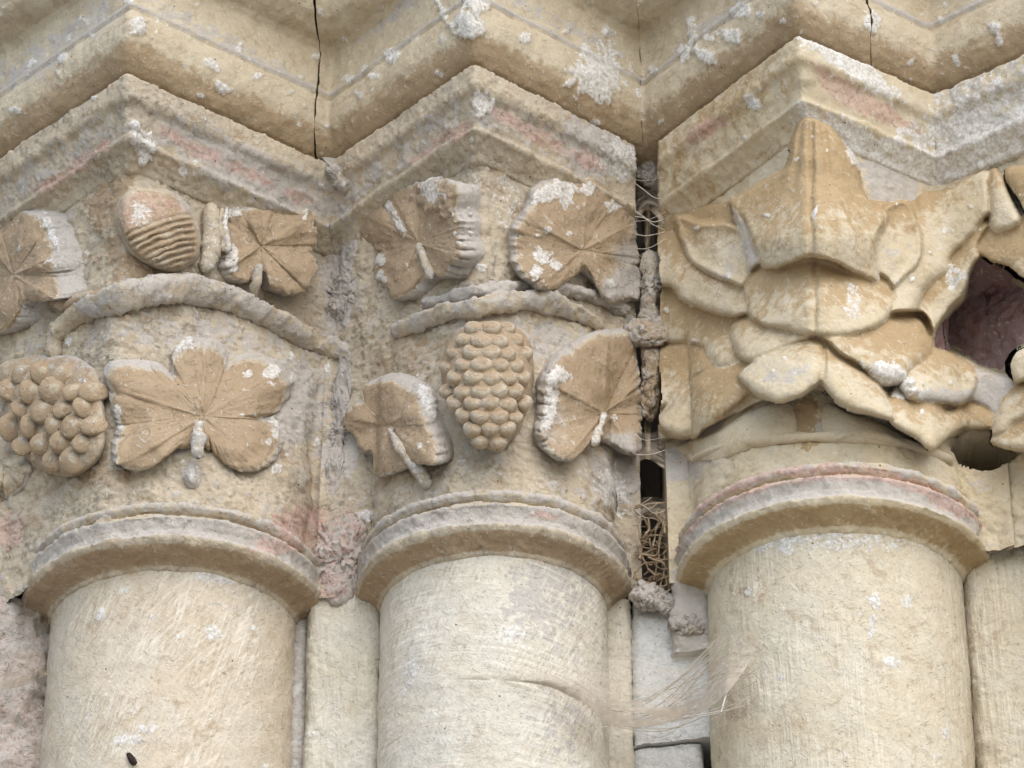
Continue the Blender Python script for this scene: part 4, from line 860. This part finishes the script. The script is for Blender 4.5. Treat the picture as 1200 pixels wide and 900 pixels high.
lump('mortar_lump', [(753, 404), (763, 400), (771, 410), (770, 450), (771, 482), (760, 490), (752, 480), (754, 440)], (761, 446), 52, 8, M_mortar, 'long brown mortar strip below the bridging lump', {'ochre': .8})
lump('mortar_lump', [(742, 694), (756, 684), (772, 690), (790, 704), (784, 718), (768, 714), (750, 708)], (764, 702), 20, 12, M_mortar, 'crumbled pale mortar at the foot of the open joint', {'grey': .5, 'white': .3})
lump('mortar_lump', [(786, 726), (806, 722), (830, 728), (832, 744), (812, 746), (790, 738)], (810, 735), 6, 10, M_mortar, 'small grey mortar ledge beside the right-hand column', {'grey': .5})
lump('mortar_lump', [(378, 185), (396, 190), (412, 196), (420, 212), (408, 232), (396, 222), (384, 208)], (399, 207), 40, 18, M_mortar, 'rough mortar knob where the left and middle abaci meet', {'white': .35, 'grey': .4}, group=None)
f12 = lambda X, Z: np.minimum(f1(X, Z), f2(X, Z))
for k, (P_, c_, lb) in enumerate([([(388, 222), (402, 214), (414, 230), (412, 262), (418, 292), (404, 310), (394, 290), (384, 262)], (401, 262), 'flaking mortar filling the corner right of the square-cut leaf'),
                 ([(392, 318), (404, 312), (416, 330), (412, 372), (404, 384), (394, 368), (386, 340)], (401, 346), 'cracked mortar above the tip of the left vine stem'),
                 ([(398, 425), (410, 420), (412, 450), (406, 500), (400, 560), (390, 580), (382, 560), (392, 505)], (400, 500), 'long pale mortar run between the left and middle capitals'),
                 ([(384, 625), (400, 612), (418, 622), (424, 650), (412, 690), (398, 700), (384, 680), (378, 650)], (401, 655), 'pinkish mortar between the left and middle neck rings')]):
    o = patch('mortar_fill', P_, c_, f12 if k < 3 else flatf(40), pillow(0, 4, 3), None, M_mortar, thick=12, bevel=8, embed=16, jag=9, rough=(6, 4, 1.4), keys='mortar', base=lambda t, th, px, py, k=k: {'grey': .5+0*t, 'pink': (.5 if k == 3 else 0)+0*t, 'white': .2+0*t}); tag(o, lb, 'mortar', 'mortar between the left and middle capitals')
def strand_obj(name, paths, mat, label, cat, r=.7, group=None, kind=None):
    Vs = []; Qs = []; off = 0
    for P, rr in paths:
        P = catmull(P, False, 6); t = np.gradient(P, axis=0); t /= np.linalg.norm(t, axis=1)[:, None]+1e-9
        a = np.cross(t, [0.3, 1, .2]); a /= np.linalg.norm(a, axis=1)[:, None]+1e-9; b = np.cross(t, a)
        ang = np.linspace(0, 2*np.pi, 5, endpoint=False)
        V = P[None]+rr*(np.cos(ang)[:, None, None]*a[None]+np.sin(ang)[:, None, None]*b[None]); m = len(P)
        Vs.append(V.reshape(-1, 3)); Qs.append(gridq(5, m, True, off)); off += 5*m
    return tag(mk(name, np.concatenate(Vs), np.concatenate(Qs), mat), label, cat, group, kind)
def at(px, py, Y): return atY(np.array(float(px)), np.array(float(py)), float(Y))
pths = []
for k in range(60):
    x0 = random.uniform(745, 785); y0 = random.uniform(592, 694); l = random.uniform(14, 44); an = random.choice([random.uniform(-.5, .5), random.uniform(1.1, 2.0)])
    Y = random.uniform(10, 60); p = [at(min(786, max(744, x0+l*(q-.5)*math.cos(an)+random.uniform(-4, 4))), y0+l*(q-.5)*math.sin(an)+random.uniform(-4, 4), Y+random.uniform(-6, 6)) for q in (0, .33, .66, 1)]
    pths.append((np.array(p), random.uniform(.6, 1.5)))
strand_obj('dry_stalks', pths, M_stalk, 'tangle of dry brown stalks in the lower open joint', 'dry stalks', kind='stuff')
pths = []
for k in range(13):
    y0 = random.choice([random.uniform(205, 300), random.uniform(500, 600)]); y1 = y0+random.uniform(-22, 22); Y = random.uniform(0, 30)
    pths.append((np.array([at(744, y0, Y), at(755, (y0*2+y1)/3+random.uniform(0, 6), Y-4), at(766, (y0+2*y1)/3+random.uniform(0, 6), Y-4), at(779, y1, Y)]), random.uniform(.2, .55)))
strand_obj('cobweb_threads', pths, M_thread, 'pale cobweb threads strung across the open joint', 'cobweb', kind='stuff')
# cobweb veils
def veil(top, bot, Ya, label, amax=.8, n=(90, 30)):
    T = catmull(top, False, 12); B = catmull(bot, False, 12); u = np.linspace(0, 1, n[0])
    f = lambda D: np.stack([np.interp(u, np.linspace(0, 1, len(D)), D[:, k]) for k in range(D.shape[1])], -1)
    T, B = f(T), f(B); v = np.linspace(0, 1, n[1]); P = T[:, None]*(1-v)[None, :, None]+B[:, None]*v[None, :, None]
    Y = np.interp(u, np.linspace(0, 1, len(Ya)), Ya)[:, None]+(-14*np.sin(np.pi*v)[None])*np.sin(np.pi*u)[:, None]
    V = atY(P[..., 0], P[..., 1], Y).reshape(-1, 3); V += (2.5*fbm(V, 30, 3, 8))[:, None]*np.array([0, 1, 0])
    vv = np.repeat(v[None], n[0], 0); uu = np.repeat(u[:, None], n[1], 1)
    al = amax*(.10+.9*vv**2.5)*sstep(0, .12, uu)*sstep(1, .9, uu)*sstep(1.0, .97, vv)
    return tag(mk('cobweb_veil', V, gridq(*n), M_web, None, {'veil': al.ravel()}), label, 'cobweb')
veil([(520, 790), (610, 780), (700, 770), (780, 770), (850, 745), (905, 735)], [(520, 796), (620, 800), (680, 822), (722, 852), (800, 846), (850, 815), (890, 758)], [-98, -106, -98, -60, -60, -130, -150], 'dusty cobweb veil sagging between the middle and right-hand columns', 2.8)
veil([(-20, 740), (20, 755), (62, 772)], [(-20, 812), (20, 806), (60, 790)], [20, 10, 40], 'dusty cobweb in the corner left of the leftmost column', 1.6, (40, 20))
veil([(744, 214), (760, 222), (780, 212)], [(744, 262), (760, 246), (780, 268)], [34, 26, 34], 'dusty web stretched across the upper open joint', 1.6, (30, 20))
veil([(744, 500), (760, 508), (780, 498)], [(744, 548), (758, 538), (780, 552)], [24, 16, 24], 'dusty web stretched above the oval hole of the open joint', 1.8, (30, 20))
veil([(744, 588), (760, 582), (782, 586)], [(744, 618), (762, 606), (784, 622)], [24, 14, 20], 'dusty web stretched below the oval hole of the open joint', 1.8, (30, 20))
pths = []
for k in range(24):
    t = random.random(); x0 = 700+60*t; y0 = 845+random.uniform(-20, 10); x1 = 850+random.uniform(-20, 45); y1 = 742+random.uniform(0, 90)
    pths.append((np.array([at(x0, y0, 0), at((2*x0+x1)/3, (2*y0+y1)/3+random.uniform(5, 22), -30), at((x0+2*x1)/3, (y0+2*y1)/3+random.uniform(5, 18), -90), at(x1, y1, -138)]), random.uniform(.25, .6)))
pths.append((np.array([at(716, 832, -60), at(728, 833, -60), at(737, 830, -62)]), 1.1)); pths.append((np.array([at(874, 770, -134), at(856, 800, -128), at(845, 835, -128)]), .9))
strand_obj('cobweb_threads', pths, M_thread, 'fine cobweb threads running up to the honey coloured column', 'cobweb', kind='stuff')
h = patch('dark_husk', [(148, 884), (152, 882), (156, 886), (160, 893), (156, 896), (151, 890)], (154, 889), lambda X, Z: AX[1][1]-np.sqrt(np.maximum(146**2-(X-AX[1][0])**2, 1)), pillow(1, 2), None, M_husk, thick=4, bevel=.3, embed=1, rough=(.5, .5, .2)); tag(h, 'tiny dark husk stuck on the leftmost column', 'husk')
